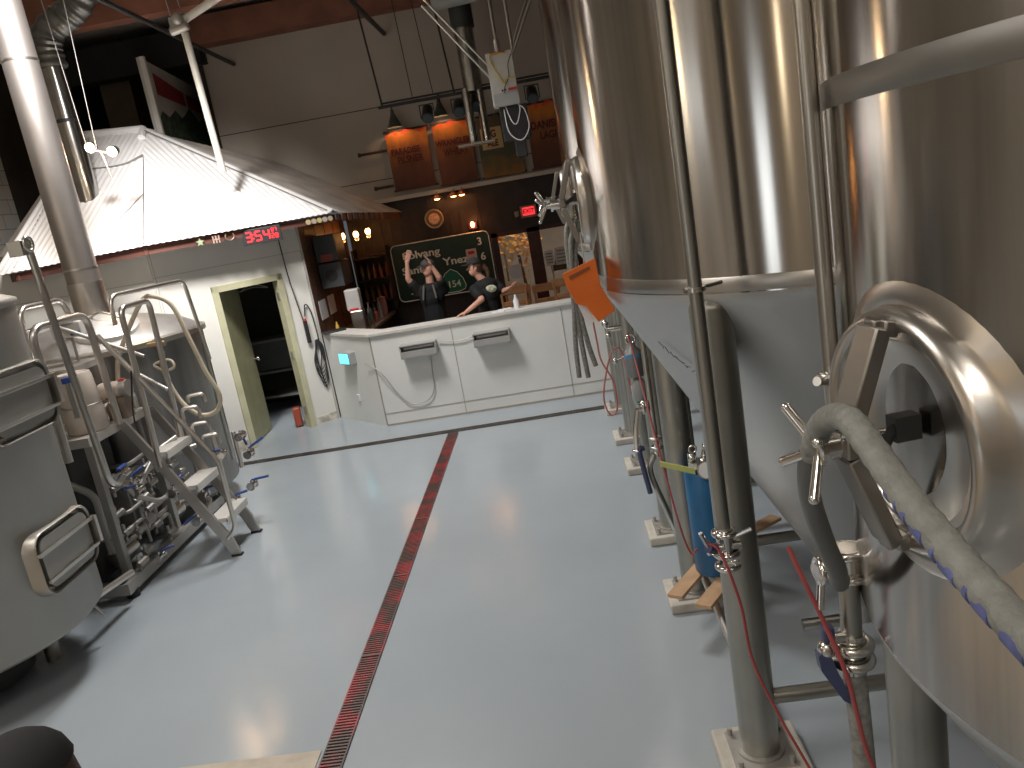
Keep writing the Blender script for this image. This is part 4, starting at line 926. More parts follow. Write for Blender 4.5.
# skid under the platform
sk = thing('pump_skid', 'low steel skid under the platform crowded with pumps and pipework', 'skid', (-3.9, 6.4, 0))
M().box((-3.60, 6.45, .1), (.08, 1.9, .09)).box((-4.3, 6.2, .1), (.08, 1.2, .09)).box((-3.95, 5.55, .1), (.7, .08, .09)).build('frame', DULL, sk, smooth=False)
M().box((-4.15, 6.05, .64), (.5, .62, 1.1)).build('cabinet', mat('dark_cabinet', (.03, .03, .03), .6), sk, smooth=False, bevel=.01)
for x, y in ((-3.6, 5.6), (-3.6, 7.3), (-4.3, 5.7)): M().cyl((x, y, 0), (x, y, .06), .05).build('foot', BLACKR, sk)
M().box((-3.85, 6.3, .55), (.2, .28, .55)).build('pump_panel', mat('panel_grey', (.30, .29, .27), .5, .4), sk, smooth=False, bevel=.01)
M().box((-3.73, 6.28, .42), (.02, .16, .2)).build('meter', DULL, sk, smooth=False)
M().box((-3.72, 6.28, .42), (.02, .05, .06)).build('meter_label', REDL, sk, smooth=False)
for x, y, z, r_, l in ((-3.8, 5.95, .24, .09, .2), (-3.75, 6.75, .25, .08, .2), (-4.1, 6.1, .5, .1, .3)):
    M().lathe([(0, -l / 2), (r_, -l / 2), (r_, l / 2), (0, l / 2)], (x, y, z), 24, 'Y').build('pump_head', TUBE, sk)
mb = M()
mb.bent([(-3.55, 5.9, .7), (-3.5, 6.3, .95), (-3.4, 6.5, 1.0)], .02); mb.bent([(-3.7, 5.8, .35), (-3.7, 6.6, .35), (-3.7, 6.6, .8), (-3.45, 6.9, .8)], .022)
mb.bent([(-3.5, 5.85, .72), (-3.4, 6.0, .60), (-3.35, 6.15, .66)], .02); mb.bent([(-3.5, 6.9, .3), (-3.3, 6.6, .36), (-3.24, 6.2, .33)], .022)
mb.bent([(-4.0, 5.7, 1.0), (-3.8, 5.8, .8), (-3.8, 5.8, .3)], .03); mb.bent([(-3.9, 6.8, .3), (-3.5, 6.9, .3), (-3.5, 6.9, 1.1)], .02)
mb.bent([(-3.58, 5.75, .95), (-3.5, 5.85, .72)], .02); mb.torus((-3.72, 6.0, .17), .1, .012, 'Z')
for z_, y_ in ((.42, 5.8), (.55, 6.0), (.3, 6.2), (.75, 6.35), (.9, 6.2)):
    mb.bent([(-3.85, y_, z_), (-3.7, y_, z_), (-3.68, y_ + .35, z_ + .02), (-3.68, y_ + .36, z_ - .2)], .017, 8, .05)
for k in range(34):
    x, y, z = -3.85 + random.random() * .3, 5.72 + random.random() * 1.3, .16 + random.random() * .7
    mb.cyl((x, y, z), (x + .03, y + .08, z + .02), .028); mb.cyl((x, y + .02, z - .06), (x, y + .02, z + .08), .014)
mb.build('pipework', DULL, sk)
def bvalve(parent, p, hd, hl=.13):
    p = V(p); hd = V(hd).normalized()
    b_ = M().cyl(p - V((0, .05, 0)), p + V((0, .05, 0)), .028).cyl(p - V((0, .055, 0)), p - V((0, .04, 0)), .04).cyl(p + V((0, .04, 0)), p + V((0, .055, 0)), .04).cyl(p, p + V((0, 0, .05)), .012).build('valve', CHROME, parent)
    q_ = p + V((0, 0, .05)); M().cyl(q_, q_ + hd * .04, .008).tube([q_ + hd * .03, q_ + hd * hl], .012, 8, False).build('valve_handle', BLUEH, b_)
for p, hd in (((-3.50, 5.88, .76), (-.3, -1, .1)), ((-3.33, 6.1, .64), (.3, .9, .4)), ((-3.22, 6.15, .35), (-.6, -.3, -.3)), ((-3.35, 6.6, .42), (1, .2, .1)), ((-3.55, 6.0, .13), (.6, .6, .0)), ((-3.55, 5.92, .82), (.5, 1, .35))): bvalve(sk, p, hd)

mn = thing('valve_manifold', 'cluster of bent pipes and blue-handled valves on the kettle front', 'valves', (-3.2, 7.0, .3))
mb = M()
for x, y, z, s_ in ((-3.25, 6.62, 1.12, .09), (-3.22, 6.66, .98, .07), (-3.18, 6.7, .85, .07), (-3.26, 6.8, 1.22, .06)):
    mb.bent([(x - .1, y, z), (x - .1, y, z + s_), (x + .04, y + .03, z + s_), (x + .04, y + .03, z - .02)], .017, 10, .05)
mb.cyl((-3.2, 6.75, .4), (-3.2, 6.75, .95), .02).cyl((-3.12, 7.0, .5), (-3.12, 7.0, .85), .02)
mb.build('elbow', TUBEW, mn)
for p, hd, l in (((-3.06, 7.0, .80), (.1, .3, -1), .16), ((-3.02, 7.0, .62), (1, .2, .5), .17), ((-3.16, 6.75, .72), (-.5, -.5, 0), .1), ((-3.0, 6.85, .36), (1, .1, .05), .16), ((-3.08, 6.6, .32), (.9, .3, .1), .12)): bvalve(mn, p, hd, l)
# drain pipe along V1 foot
t = thing('outlet_pipe', 'short steel outlet pipe with clamp at the foot of the matt vessel', 'pipe', (-3.5, 5.2, .25))
M().cyl((-3.50, 4.9, .31), (-3.5, 5.5, .24), .025).build('pipe', TUBEW, t)
M().torus((-3.50, 4.9, .31), .035, .012, 'Y').cyl((-3.47, 4.9, .31), (-3.42, 4.93, .20), .012).build('clamp', CHROME, t)
# shelf of colourful goods at the far left
t = thing('parts_rack', 'rack with pipes by the block wall at the far left edge', 'rack', (-7.1, 11.0, 0))
mb = M()
for z in (.6, 1.4, 2.2, 2.75): mb.box((-7.12, 10.6, z), (.5, 1.8, .04))
for y in (9.8, 11.4): mb.box((-6.9, y, 1.5), (.05, .05, 3.0))
mb.build('frame', DULL, t, smooth=False)
for i in range(4):
    tag(M().cyl((-7.1 + .09 * i, 9.6, 2.80 + .03), (-7.1 + .09 * i, 11.6, 2.80 + .03), .028).build('spare_pipe', TUBE), 'steel pipe lying on top of the far left rack', 'pipe', 'spare pipes on the far left rack')
cs = [(.5, .06, .05), (.55, .5, .2), (.05, .12, .35), (.4, .1, .1), (.6, .55, .5), (.1, .15, .3)]
for i in range(6):
    y = 10.0 + .28 * i
    tag(M().box((-7.0, y, 2.22 + .14), (.3, .2, .27)).build('carton', mat('carton_%d' % i, cs[i], .6), smooth=False), 'coloured carton standing on the rack at the far left edge', 'box', 'cartons on the far left rack')
for i in range(5):
    y = 10.0 + .3 * i
    tag(M().box((-7.0, y, 1.42 + .16), (.3, .22, .3)).build('carton', mat('cartonb_%d' % i, cs[(i + 2) % 6], .6), smooth=False), 'coloured carton on the lower board of the far left rack', 'box', 'cartons on the lower board of the far left rack')

# ------------------------------------------------------------------ fermenters, right
CL = mat('clamp_steel', (.6, .58, .54), .22, 1.)
def manway(t, c, R, zc, ang, ow, oh, sc_=1., swing=0.):
    """manway on tank wall: ang = facing direction, ow/oh = half width/height"""
    T = Matrix.Translation(V((c[0], c[1], zc))) @ Matrix.Rotation(ang, 4, 'Z')
    N_ = 56
    def ring(s_, x): return [V((x, ow * s_ * math.cos(2 * PI * k / N_), oh * s_ * math.sin(2 * PI * k / N_))) for k in range(N_)]
    def wallx(y): return math.sqrt(max(R * R - y * y, .01))
    mb = M(); rings = []
    base = [V((wallx(p.y) - .004, p.y, p.z)) for p in ring(1.28, 0)]
    b2 = [V((wallx(p.y) + .012, p.y, p.z)) for p in ring(1.12, 0)]
    prof = [base, b2, ring(1.05, R + .004), ring(1.03, R + .022), ring(.985, R + .036), ring(.93, R + .038), ring(.885, R + .028), ring(.86, R + .006), ring(.855, R - .01)]
    for P in prof: rings.append([mb.bm.verts.new(p) for p in P])
    for a, b in zip(rings, rings[1:]):
        for k in range(N_): mb.bm.faces.new((a[k], a[(k + 1) % N_], b[(k + 1) % N_], b[k]))
    mb.xf(T); m = mb.build('manway', mat('manway_steel', (.50, .47, .43), .31, 1., .05), t, ang=60)
    mb = M(); rings = []
    for s_, x in ((.85, R - .01), (.84, R + .012), (.78, R + .016), (.74, R + .004), (.4, R - .004), (.02, R - .006)): rings.append([mb.bm.verts.new(p) for p in ring(s_, x)])
    for a, b in zip(rings, rings[1:]):
        for k in range(N_): mb.bm.faces.new((a[k], a[(k + 1) % N_], b[(k + 1) % N_], b[k]))
    mb.bm.faces.new(rings[-1]); mb.xf(T); mb.build('manway_lid', mat('lid_polish', (.50, .49, .47), .30, 1., .03), m, ang=60)
    # yoke: bent flat bar, vertical, standing off the lid
    xo = R + .125 * sc_
    P = [(R + .03, oh * .90), (R + .055, oh * .93), (xo, oh * .1), (xo, -oh * .1), (R + .055, -oh * .93), (R + .03, -oh * .90)]
    mb = M(); th = .014
    for (x0, z0), (x1, z1) in zip(P, P[1:]):
        d_ = V((x1 - x0, 0, z1 - z0)); nn_ = V((-d_.z, 0, d_.x)).normalized() * th
        a, b = V((x0, -.034 * sc_, z0)), V((x1, -.034 * sc_, z1))
        mb.prism([a - nn_, b - nn_, b + nn_, a + nn_], (0, .068 * sc_, 0))
    mb.box((R + .03, 0, oh * .92), (.07, .034, .03)); mb.box((R + .03, 0, -oh * .92), (.07, .034, .03))
    mb.xf(T); mb.build('yoke', mat('yoke_steel', (.33, .31, .28), .4, 1.), m, bevel=.004)
    mb = M(); mb.cyl((R - .01, 0, 0), (xo + (.06 if sc_ > .9 else .10) * sc_, 0, 0), .014 * sc_).cyl((xo - .02, 0, 0), (xo + .055, 0, 0), .024 * sc_).cyl((xo + .045, 0, 0), (xo + .055, 0, 0), .032 * sc_)
    hx = xo + (.05 if sc_ > .9 else .09) * sc_
    for k in range(4):
        a = k * PI / 2 + .5; d_ = V((0, math.cos(a), math.sin(a)))
        mb.cyl((hx, 0, 0), V((hx + .035, 0, 0)) + d_ * .085 * sc_, .0095 * sc_); mb.ball(V((hx + .035, 0, 0)) + d_ * .085 * sc_, .010 * sc_)
    mb.xf(T); mb.build('hand_knob', CHROME, m)
    mb = M(); mb.box((R + .03, ow * .12, .02), (.045, .032 * sc_, .045 * sc_)).cyl((R + .05, ow * .12, .02), (R + .09, ow * .28, .0), .009); mb.xf(T); mb.build('hinge_block', BLACK, m, smooth=False)
    return m

def tank(c, R, zj, zt, ap, legs, lab, legr=.08, bands=()):
    c = V((c[0], c[1], 0)); t = thing('fermenter_tank', lab, 'tank', c[:])
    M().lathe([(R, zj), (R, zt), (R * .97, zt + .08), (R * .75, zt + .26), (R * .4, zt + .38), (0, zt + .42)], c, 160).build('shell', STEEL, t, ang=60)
    k = .045 / R
    M().lathe([(R, zj + .004), (R - .006, zj - .02), (R - .035, zj - .06)] + [(R * (1 - f) * .965 + .045 * f, (zj - .06) * (1 - f) + (ap + .1) * f) for f in (.05, .3, .6, 1)] , c, 160).build('cone', CONEM, t, ang=60)
    mb = M()
    for z0, z1 in bands: mb.lathe([(R, z0), (R + .0025, z0 + .002), (R + .0025, z1 - .002), (R, z1)], c, 160)
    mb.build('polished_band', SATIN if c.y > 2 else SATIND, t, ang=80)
    for x, y in legs:
        d_ = V((x, y, 0)) - c; rr_ = d_.length
        ztop = zj - .02 if rr_ < R else zj + .25
        l_ = M().cyl((x, y, .0), (x, y, ztop - .04), legr, n=28).ball((x, y, ztop - .04), (legr, legr, .05), 20).build('leg', LEGM, t)
        M().cyl((x, y, .06), (x, y, .08), legr * 1.25).box((x, y, .063), (.25, .25, .012)).build('foot_plate', DULL, l_, smooth=False)
        g = M().prism([(x - .18, y - .17, 0), (x + .18, y - .17, 0), (x + .18, y + .17, 0), (x - .18, y + .17, 0)], (0, 0, .06)).build('grout_pad', GROUT, l_, smooth=False, bevel=.012)
        mb = M()
        for sx in (-1, 1):
            for sy in (-1, 1): M().cyl((x + sx * .105, y + sy * .105, .05), (x + sx * .105, y + sy * .105, .10), .011, n=8).build('anchor_bolt', DULL, l_)
    M().cyl(c + V((0, 0, ap + .02)), c + V((0, 0, ap + .12)), .06).cyl(c + V((0, 0, ap + .02)), c + V((-.3, 0, ap + .02)), .03).build('bottom_outlet', TUBE, t)
    return t
H = .72
TR = 1.072
lg = lambda cx, cy, h, xo=0: [(cx - h, cy - h), (cx - h, cy + h), (cx + h, cy - h), (cx + h, cy + h)]
# tank 1
t1 = tank((1.28, 3.7), TR, 2.04, 4.9, .15, lg(1.28, 3.7, .715), 'steel cone-bottom fermenter behind the nearest one, orange board at its hatch', bands=((2.045, 2.10),))
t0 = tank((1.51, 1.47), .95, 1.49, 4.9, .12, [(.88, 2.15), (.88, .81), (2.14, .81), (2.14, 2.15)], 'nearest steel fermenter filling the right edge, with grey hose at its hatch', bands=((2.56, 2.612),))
t2 = tank((1.285, 6.05), TR, 2.04, 4.9, .15, lg(1.285, 6.05, .715), 'third steel fermenter from the camera, seen as a sliver behind the second', bands=((2.045, 2.10),))
t3 = tank((1.08, 8.16), .80, 2.0, 4.2, .3, lg(1.08, 8.16, .535), 'farthest steel fermenter by the counter, mostly legs visible', legr=.06)
manway(t1, (1.28, 3.7), TR, 2.43, math.radians(178), .17, .19, .85)
manway(t2, (1.285, 6.05), TR, 2.43, math.radians(178), .17, .19, .85)
manway(t0, (1.51, 1.47), .95, 2.0, math.radians(188), .222, .208, .95)
# braces between legs
M().cyl((.565, 2.985, .31), (1.995, 2.985, .31), .032).build('leg_brace', LEGM, t1)
M().cyl((.565, 4.415, .31), (1.995, 4.415, .31), .032).build('leg_brace', LEGM, t1)
M().cyl((.60, 3.0, .20), (.60, 4.4, .20), .022).build('leg_brace', TUBEW, t1)
M().cyl((.57, 5.335, .31), (2.0, 5.335, .31), .032).build('leg_brace', LEGM, t2)
# tank1 down pipe
def downpipe(t, x, y, z0, z1, r_, zc, nm='spray_pipe', m=PIPE):
    p = M().cyl((x, y, z0), (x, y, z1), r_, n=20).build(nm, m, t)
    mb = M()
    for z in zc: mb.cyl((x, y, z - .008), (x, y, z + .008), r_ * 1.5).cyl((x, y, z), (x + .1, y + .06, z), .007).cyl((x - r_ * 1.6, y - .01, z), (x - r_ * .5, y, z), .01)
    mb.build('pipe_clip', CL, p)
    return p
p = downpipe(t1, .47, 2.70, 1.22, 4.9, .024, (2.10,))
v = M().cyl((.47, 2.70, 1.12), (.47, 2.70, 1.23), .03).torus((.47, 2.70, 1.21), .035, .012).torus((.47, 2.70, 1.13), .037, .012).cyl((.40, 2.68, 1.16), (.52, 2.7, 1.16), .02).torus((.47, 2.7, 1.08), .036, .012).build('tri_clamp_valve', CHROME, t1)
M().tube([(.43, 2.68, 1.16), (.40, 2.66, 1.18)], .02, 8, False).build('valve_knob', NAVY, v)
M().tube([(.50, 2.68, 1.20), (.56, 2.66, 1.23)], .008, 8, False).tube([(.41, 2.67, 1.16), (.38, 2.66, 1.24)], .008, 8, False).build('clamp_screw', CL, v)
# tank0 down pipe with valve
p = downpipe(t0, .548, 1.655, 2.03, 4.9, .0175, (), m=brushed('cip_pipe_steel', (.42, .40, .36), .3, .3))
v = M().cyl((.548, 1.655, 1.92), (.548, 1.655, 2.04), .018).torus((.548, 1.655, 2.03), .023, .008).cyl((.53, 1.64, 2.02), (.505, 1.62, 2.03), .010).bent([(.548, 1.655, 1.96), (.50, 1.60, 1.95), (.455, 1.56, 1.93)], .014, 10, .03).build('elbow_valve', TUBE, t0)
M().cyl((.57, 1.72, 1.52), (.57, 1.72, 1.60), .03).torus((.57, 1.72, 1.53), .034, .011).torus((.57, 1.72, 1.59), .034, .011).cyl((.49, 1.70, 1.56), (.57, 1.72, 1.56), .02).torus((.50, 1.70, 1.56), .027, .009, 'X').cyl((.50, 1.7, 1.53), (.49, 1.69, 1.47), .009).build('tri_clamp_valve', CHROME, t0)
M().cyl((.57, 1.72, 1.52), (.565, 1.72, 1.34), .024).build('drain_pipe', PIPE, t0)
v = M().torus((.565, 1.72, 1.35), .038, .013).torus((.565, 1.72, 1.31), .038, .013).cyl((.565, 1.72, 1.28), (.565, 1.72, 1.38), .03).cyl((.50, 1.70, 1.38), (.565, 1.72, 1.37), .016).ball((.50, 1.70, 1.36), .022).build('tri_clamp_valve', CL, t0)
M().box((.505, 1.70, 1.40), (.028, .028, .04)).build('valve_knob', NAVY, v, bevel=.006)
M().prism([(.50, 1.685, 1.37), (.475, 1.685, 1.35), (.48, 1.685, 1.31), (.525, 1.685, 1.225), (.54, 1.685, 1.215), (.54, 1.685, 1.24), (.515, 1.685, 1.31)], (0, .03, 0)).build('valve_handle', NAVY, v)
tag(M().tube([(.565, 1.72, 1.30), (.57, 1.72, 1.1), (.575, 1.72, .8), (.60, 1.74, .4), (.62, 1.75, .02)], .027, 14).build('drain_hose', HOSEG), 'dark mottled hose hanging straight down below the nearest tank valve', 'hose')
# big wrapped hose
wh = thing('wrapped_hose', 'thick grey wrapped hose with blue tape leading from the nearest hatch', 'hose', (.42, 1.1, 2.0))
HP = [(.400, 1.345, 1.98), (.400, 1.29, 2.045), (.40, 1.22, 2.085), (.40, 1.15, 2.10), (.40, 1.08, 2.085), (.40, .96, 2.05), (.40, .84, 2.025), (.40, .72, 2.01), (.40, .5, 1.99), (.38, .2, 1.95)]
M().tube(HP, lambda q_: .0205 + .0009 * math.sin(q_ * 190), 20, sub=14).build('hose_body', WRAP, wh, ang=80)
mb = M(); Vp = [V(p) for p in HP]
def hoseP(f): 
    i = min(int(f), len(Vp) - 2); return Vp[i].lerp(Vp[i + 1], f - i)
for f, w_ in ((4.75, .10), (4.98, .06), (5.14, .10), (5.35, .28), (5.75, .08), (5.92, .34), (6.36, .08), (6.52, .3), (6.95, .25)):
    a, b = hoseP(f), hoseP(f + w_ * .8); o_ = V((-.0068, -.0035, -.0050)); mb.tube([a + o_, b + o_], .0150, 14, False)
mb.build('tape_patch', BLUETAPE, wh)
tag(M().tube([(.398, 1.345, 1.985), (.40, 1.38, 1.92), (.415, 1.42, 1.85), (.445, 1.46, 1.75), (.475, 1.50, 1.67), (.50, 1.57, 1.60), (.53, 1.65, 1.56)], .0195, 14).build('dark_hose_end', mat('dark_rubber_hose', (.12, .125, .12), .5, 0, .1)), 'dark rubber hose end joining the valve under the grey wrapped hose', 'hose')
# red thin hoses
for pts, lab in (([(.44, 1.72, 1.62), (.46, 1.70, 1.55), (.50, 1.68, 1.42), (.53, 1.66, 1.3), (.56, 1.66, 1.1), (.63, 1.7, .85), (.7, 1.8, .4), (.72, 1.8, .02)], 'thin red hose hanging from the nearest tank valve'),
                 ([(.40, 2.66, 1.2), (.44, 2.64, 1.16), (.48, 2.6, .98), (.50, 2.6, .75), (.56, 2.55, .55), (.66, 2.45, .3), (.75, 2.3, .02)], 'thin red hose running down past the big steel leg'),
                 ([(.40, 4.75, 1.6), (.41, 4.7, 1.5), (.42, 4.4, 1.25), (.45, 4.2, .9), (.48, 4.1, .62), (.52, 4.1, .45), (.56, 4.1, .47)], 'thin pink-red hose hanging left of the blue keg')):
    tag(M().tube(pts, .0055, 8).build('red_hose', REDH), lab, 'hose')
# blue keg on planks
t = thing('blue_keg', 'tall blue cylinder with steel fittings on two wooden boards', 'keg', (.68, 4.05, .24))
M().lathe([(0, 0), (.095, 0), (.105, .015), (.105, .60), (.098, .612), (.09, .60), (.088, .55), (0, .55)], (.655, 4.2, .28), 40).build('sleeve', BLUEP, t, ang=50)
M().cyl((.66, 4.2, .80), (.66, 4.2, .92), .05).cyl((.63, 4.2, .9), (.63, 4.2, .97), .018).cyl((.69, 4.2, .9), (.71, 4.18, .99), .018).ball((.63, 4.17, .95), .025).ball((.69, 4.16, .92), .028).torus((.64, 4.17, 1.0), .02, .005, 'Y').torus((.7, 4.17, 1.0), .02, .005, 'X').xf(Matrix.Translation((-.03, 0, .02))).build('fittings', CHROME, t)
g = M().cyl((.665, 4.10, .925), (.655, 4.06, .93), .05, n=28).build('gauge', CHROME, t)
M().cyl((.655, 4.0595, .93), (.6545, 4.056, .9305), .042, n=28).build('dial', PAPER, g)
M().prism([(.42, 4.1, 1.0), (.60, 4.1, .93), (.60, 4.11, .895), (.42, 4.11, .97)], (.0, .006, .004)).build('strap', YELLOW, t, smooth=False)
for i, (a, b) in enumerate((((.39, 3.98), (.60, 4.29)), ((.515, 3.84), (.82, 4.28)))):
    a, b = V((*a, .265)), V((*b, .265)); d_ = b - a
    tag(M().box((a + b) / 2 + V((0, 0, -.0)), (d_.length, .09, .022), math.atan2(d_.y, d_.x)).build('wooden_board', WOODL, smooth=False, bevel=.003), ['wooden board under the blue keg, left one', 'wooden board under the blue keg, right one beside the big leg'][i], 'board')
tag(M().box((.95, 4.4, .40), (.36, .08, .022), .6).build('wooden_board', WOODL, smooth=False, bevel=.003), 'orange-toned wooden board behind the big steel leg', 'board')

# orange board on tank 1 hatch
t = thing('orange_board', 'bright orange cut-out board hanging below the second tank hatch', 'board', (.14, 3.5, 2.0))
OP = [(.05, 2.14), (.20, 2.185), (.205, 2.07), (.255, 1.945), (.175, 1.905), (.13, 1.985), (.09, 2.0), (.06, 2.08)]
M().prism([V((a, 3.5, b)) for a, b in OP], (0, .012, 0)).build('board', ORANGE, t, smooth=False, bevel=.003)
M().prism([V((.075, 3.498, 2.125)), V((.17, 3.498, 2.155)), V((.17, 3.498, 2.14)), V((.08, 3.498, 2.108))], (0, .003, 0)).build('slot', mat('slot_brown', (.25, .07, .02), .6), t, smooth=False)
M().cyl((.15, 3.505, 2.16), (.155, 3.55, 2.3), .003).build('string', DULL, t)
tag(M().prism([(.095, 3.53, 2.0), (.13, 3.53, 2.0), (.165, 3.53, 1.91), (.125, 3.53, 1.89)], (0, .003, 0)).build('paper_tag', PAPER, smooth=False), 'white paper tag behind the orange board', 'paper')
# hoses hanging from tank 2 hatch
for pts, lab in (([(.20, 5.5, 2.3), (.14, 5.3, 2.2), (.12, 5.2, 1.8), (.09, 5.2, 1.5), (.08, 5.2, 1.27)], 'grey braided hose hanging behind the orange board, leftmost'),
                 ([(.22, 5.5, 2.28), (.16, 5.25, 2.15), (.13, 5.2, 1.8), (.13, 5.2, 1.5), (.14, 5.2, 1.26)], 'grey braided hose hanging behind the orange board, middle'),
                 ([(.24, 5.5, 2.26), (.18, 5.25, 2.1), (.15, 5.2, 1.75), (.17, 5.2, 1.5), (.20, 5.2, 1.33)], 'grey braided hose hanging behind the orange board, rightmost')):
    tag(M().tube(pts, .017, 10).build('braided_hose', HOSEG), lab, 'hose')
# small things at far legs
t = thing('spray_can_bottle', 'grey bottle with blue band hanging between the far tank legs', 'bottle', (.47, 5.3, 1.0))
M().lathe([(0, 0), (.055, 0), (.06, .01), (.06, .16), (.03, .20), (.02, .23), (0, .23)], (.45, 5.2, 1.22), 24).build('body', mat('steel_bottle', (.25, .26, .26), .4, .3), t)
M().lathe([(.0605, .13), (.062, .131), (.062, .155), (.0605, .156)], (.45, 5.2, 1.22), 24).build('band', mat('light_blue', (.12, .3, .5), .4), t)
M().torus((.45, 5.2, 1.47), .03, .008, 'Y').build('hook', CHROME, t)
t = thing('plastic_bag', 'clear bag with teal label hanging under the grey bottle', 'bag', (.46, 5.25, .9))
M().lathe([(0, .02), (.03, 0), (.05, .06), (.055, .16), (.03, .2), (0, .21)], (.46, 5.2, 1.0), 18).build('bag', mat('milky_bag', (.35, .36, .37), .5), t)
M().box((.455, 5.14, 1.05), (.05, .006, .02)).build('label_strip', mat('teal_label', (.02, .2, .2), .5), t, smooth=False)
t = thing('sample_valve', 'small chrome sample valve with pink tubing on the third tank leg', 'valve', (.3, 5.2, 1.5))
M().cyl((.30, 5.2, 1.56), (.40, 5.2, 1.56), .02).ball((.30, 5.2, 1.60), .025).ball((.31, 5.2, 1.52), .02).cyl((.33, 5.2, 1.34), (.5, 5.2, 1.40), .008).ball((.33, 5.2, 1.34), .02).cyl((.33, 5.2, 1.34), (.31, 5.2, 1.52), .006).cyl((.31, 5.2, 1.52), (.30, 5.2, 1.60), .012).build('body', CHROME, t)
M().tube([(.22, 5.2, 1.72), (.23, 5.2, 1.5), (.24, 5.2, 1.36), (.30, 5.2, 1.2), (.30, 5.2, 1.02), (.25, 5.2, .98), (.22, 5.2, 1.1), (.27, 5.2, 1.3), (.33, 5.2, 1.42), (.38, 5.2, 1.40), (.40, 5.2, 1.2), (.41, 5.2, 1.1)], .006, 8).build('tubing', mat('pink_tubing', (.5, .16, .15), .5), t)
t = thing('sample_valve', 'chrome clamp valve with navy handle on the leg beside the pink hose', 'valve', (.42, 4.9, .9))
M().cyl((.40, 4.75, 1.13), (.46, 4.75, 1.13), .03).torus((.43, 4.75, 1.13), .035, .011, 'X').bent([(.40, 4.75, 1.12), (.37, 4.75, 1.0), (.36, 4.75, .85)], .022, 10, .05).torus((.36, 4.75, .86), .026, .008).build('body', CHROME, t)
M().tube([(.40, 4.74, .87), (.37, 4.73, .86), (.385, 4.72, .7), (.40, 4.72, .58)], .017, 8).build('handle', NAVY, t)
M().cyl((.48, 4.75, .80), (.48, 4.75, 1.9), .018).torus((.48, 4.75, .92), .03, .012).torus((.48, 4.75, .86), .03, .012).tube([(.46, 4.75, .82), (.42, 4.75, .7), (.50, 4.75, .4), (.55, 4.8, .2)], .02, 10).build('pipe', TUBE, t)
for x, y, lab in ((.72, 4.95, 'slim steel riser pipe between second and third tank'), (.80, 4.6, 'thicker steel riser pipe right of the slim one')):
    tag(M().cyl((x, y, 0), (x, y, 3.2), .022 if x < .75 else .055).build('riser_pipe', LEGM), lab, 'pipe')
# marker scribble on the cone
mb = M(); ax = V((1.28, 3.7, 0))
def coneP(a, z): r_ = (z - .15) / (2.04 - .15) * TR + .012; return ax + V((r_ * math.cos(a), r_ * math.sin(a), z))
a0 = math.radians(203)
sc_pts = []
for k in range(26):
    f = k / 25; sc_pts.append(coneP(a0 + f * .16 + .012 * math.sin(k * 2.3), 1.80 - f * .16 + .012 * math.cos(k * 1.9)))
for i in range(0, 25, 3): mb.tube(sc_pts[i:i + 3], .0018, 5, False)
mb.build('marker_writing', mat('marker_ink', (.08, .08, .09), .6), t1)

# ------------------------------------------------------------------ people
def remesh(o, v, sm=4):
    r = o.modifiers.new('remesh', 'REMESH'); r.mode = 'VOXEL'; r.voxel_size = v; r.use_smooth_shade = True
    s_ = o.modifiers.new('smooth', 'SMOOTH'); s_.iterations = sm; s_.factor = .5
def hand(mb, wrist, d, pn, L=.18, curl=.25, side=1):
    """palm and five fingers; d = direction of fingers, pn = palm normal"""
    d = V(d).normalized(); pn = V(pn); pn = (pn - d * pn.dot(d)).normalized(); s_ = d.cross(pn) * side; w = V(wrist)
    pe = w + d * .09
    for k in (-1.5, -.5, .5, 1.5): mb.cap(w + s_ * k * .012, pe + s_ * k * .019, .015, .011, 8)
    for k, l in ((-1.5, .062), (-.5, .074), (.5, .078), (1.5, .070)):
        a = pe + s_ * k * .020; m1 = a + (d + s_ * k * .05 + pn * curl * .6).normalized() * l * .55; m2 = m1 + (d + pn * curl * 1.8).normalized() * l * .5
        mb.cap(a, m1, .0095, .0088, 8); mb.cap(m1, m2, .0088, .0078, 8)
    a = w + d * .025 + s_ * .024; m1 = a + (d * .6 + s_ * .8 + pn * .3).normalized() * .05; m2 = m1 + (d * .9 + s_ * .35 + pn * .4).normalized() * .035
    mb.cap(a, m1, .013, .010, 8); mb.cap(m1, m2, .010, .009, 8)
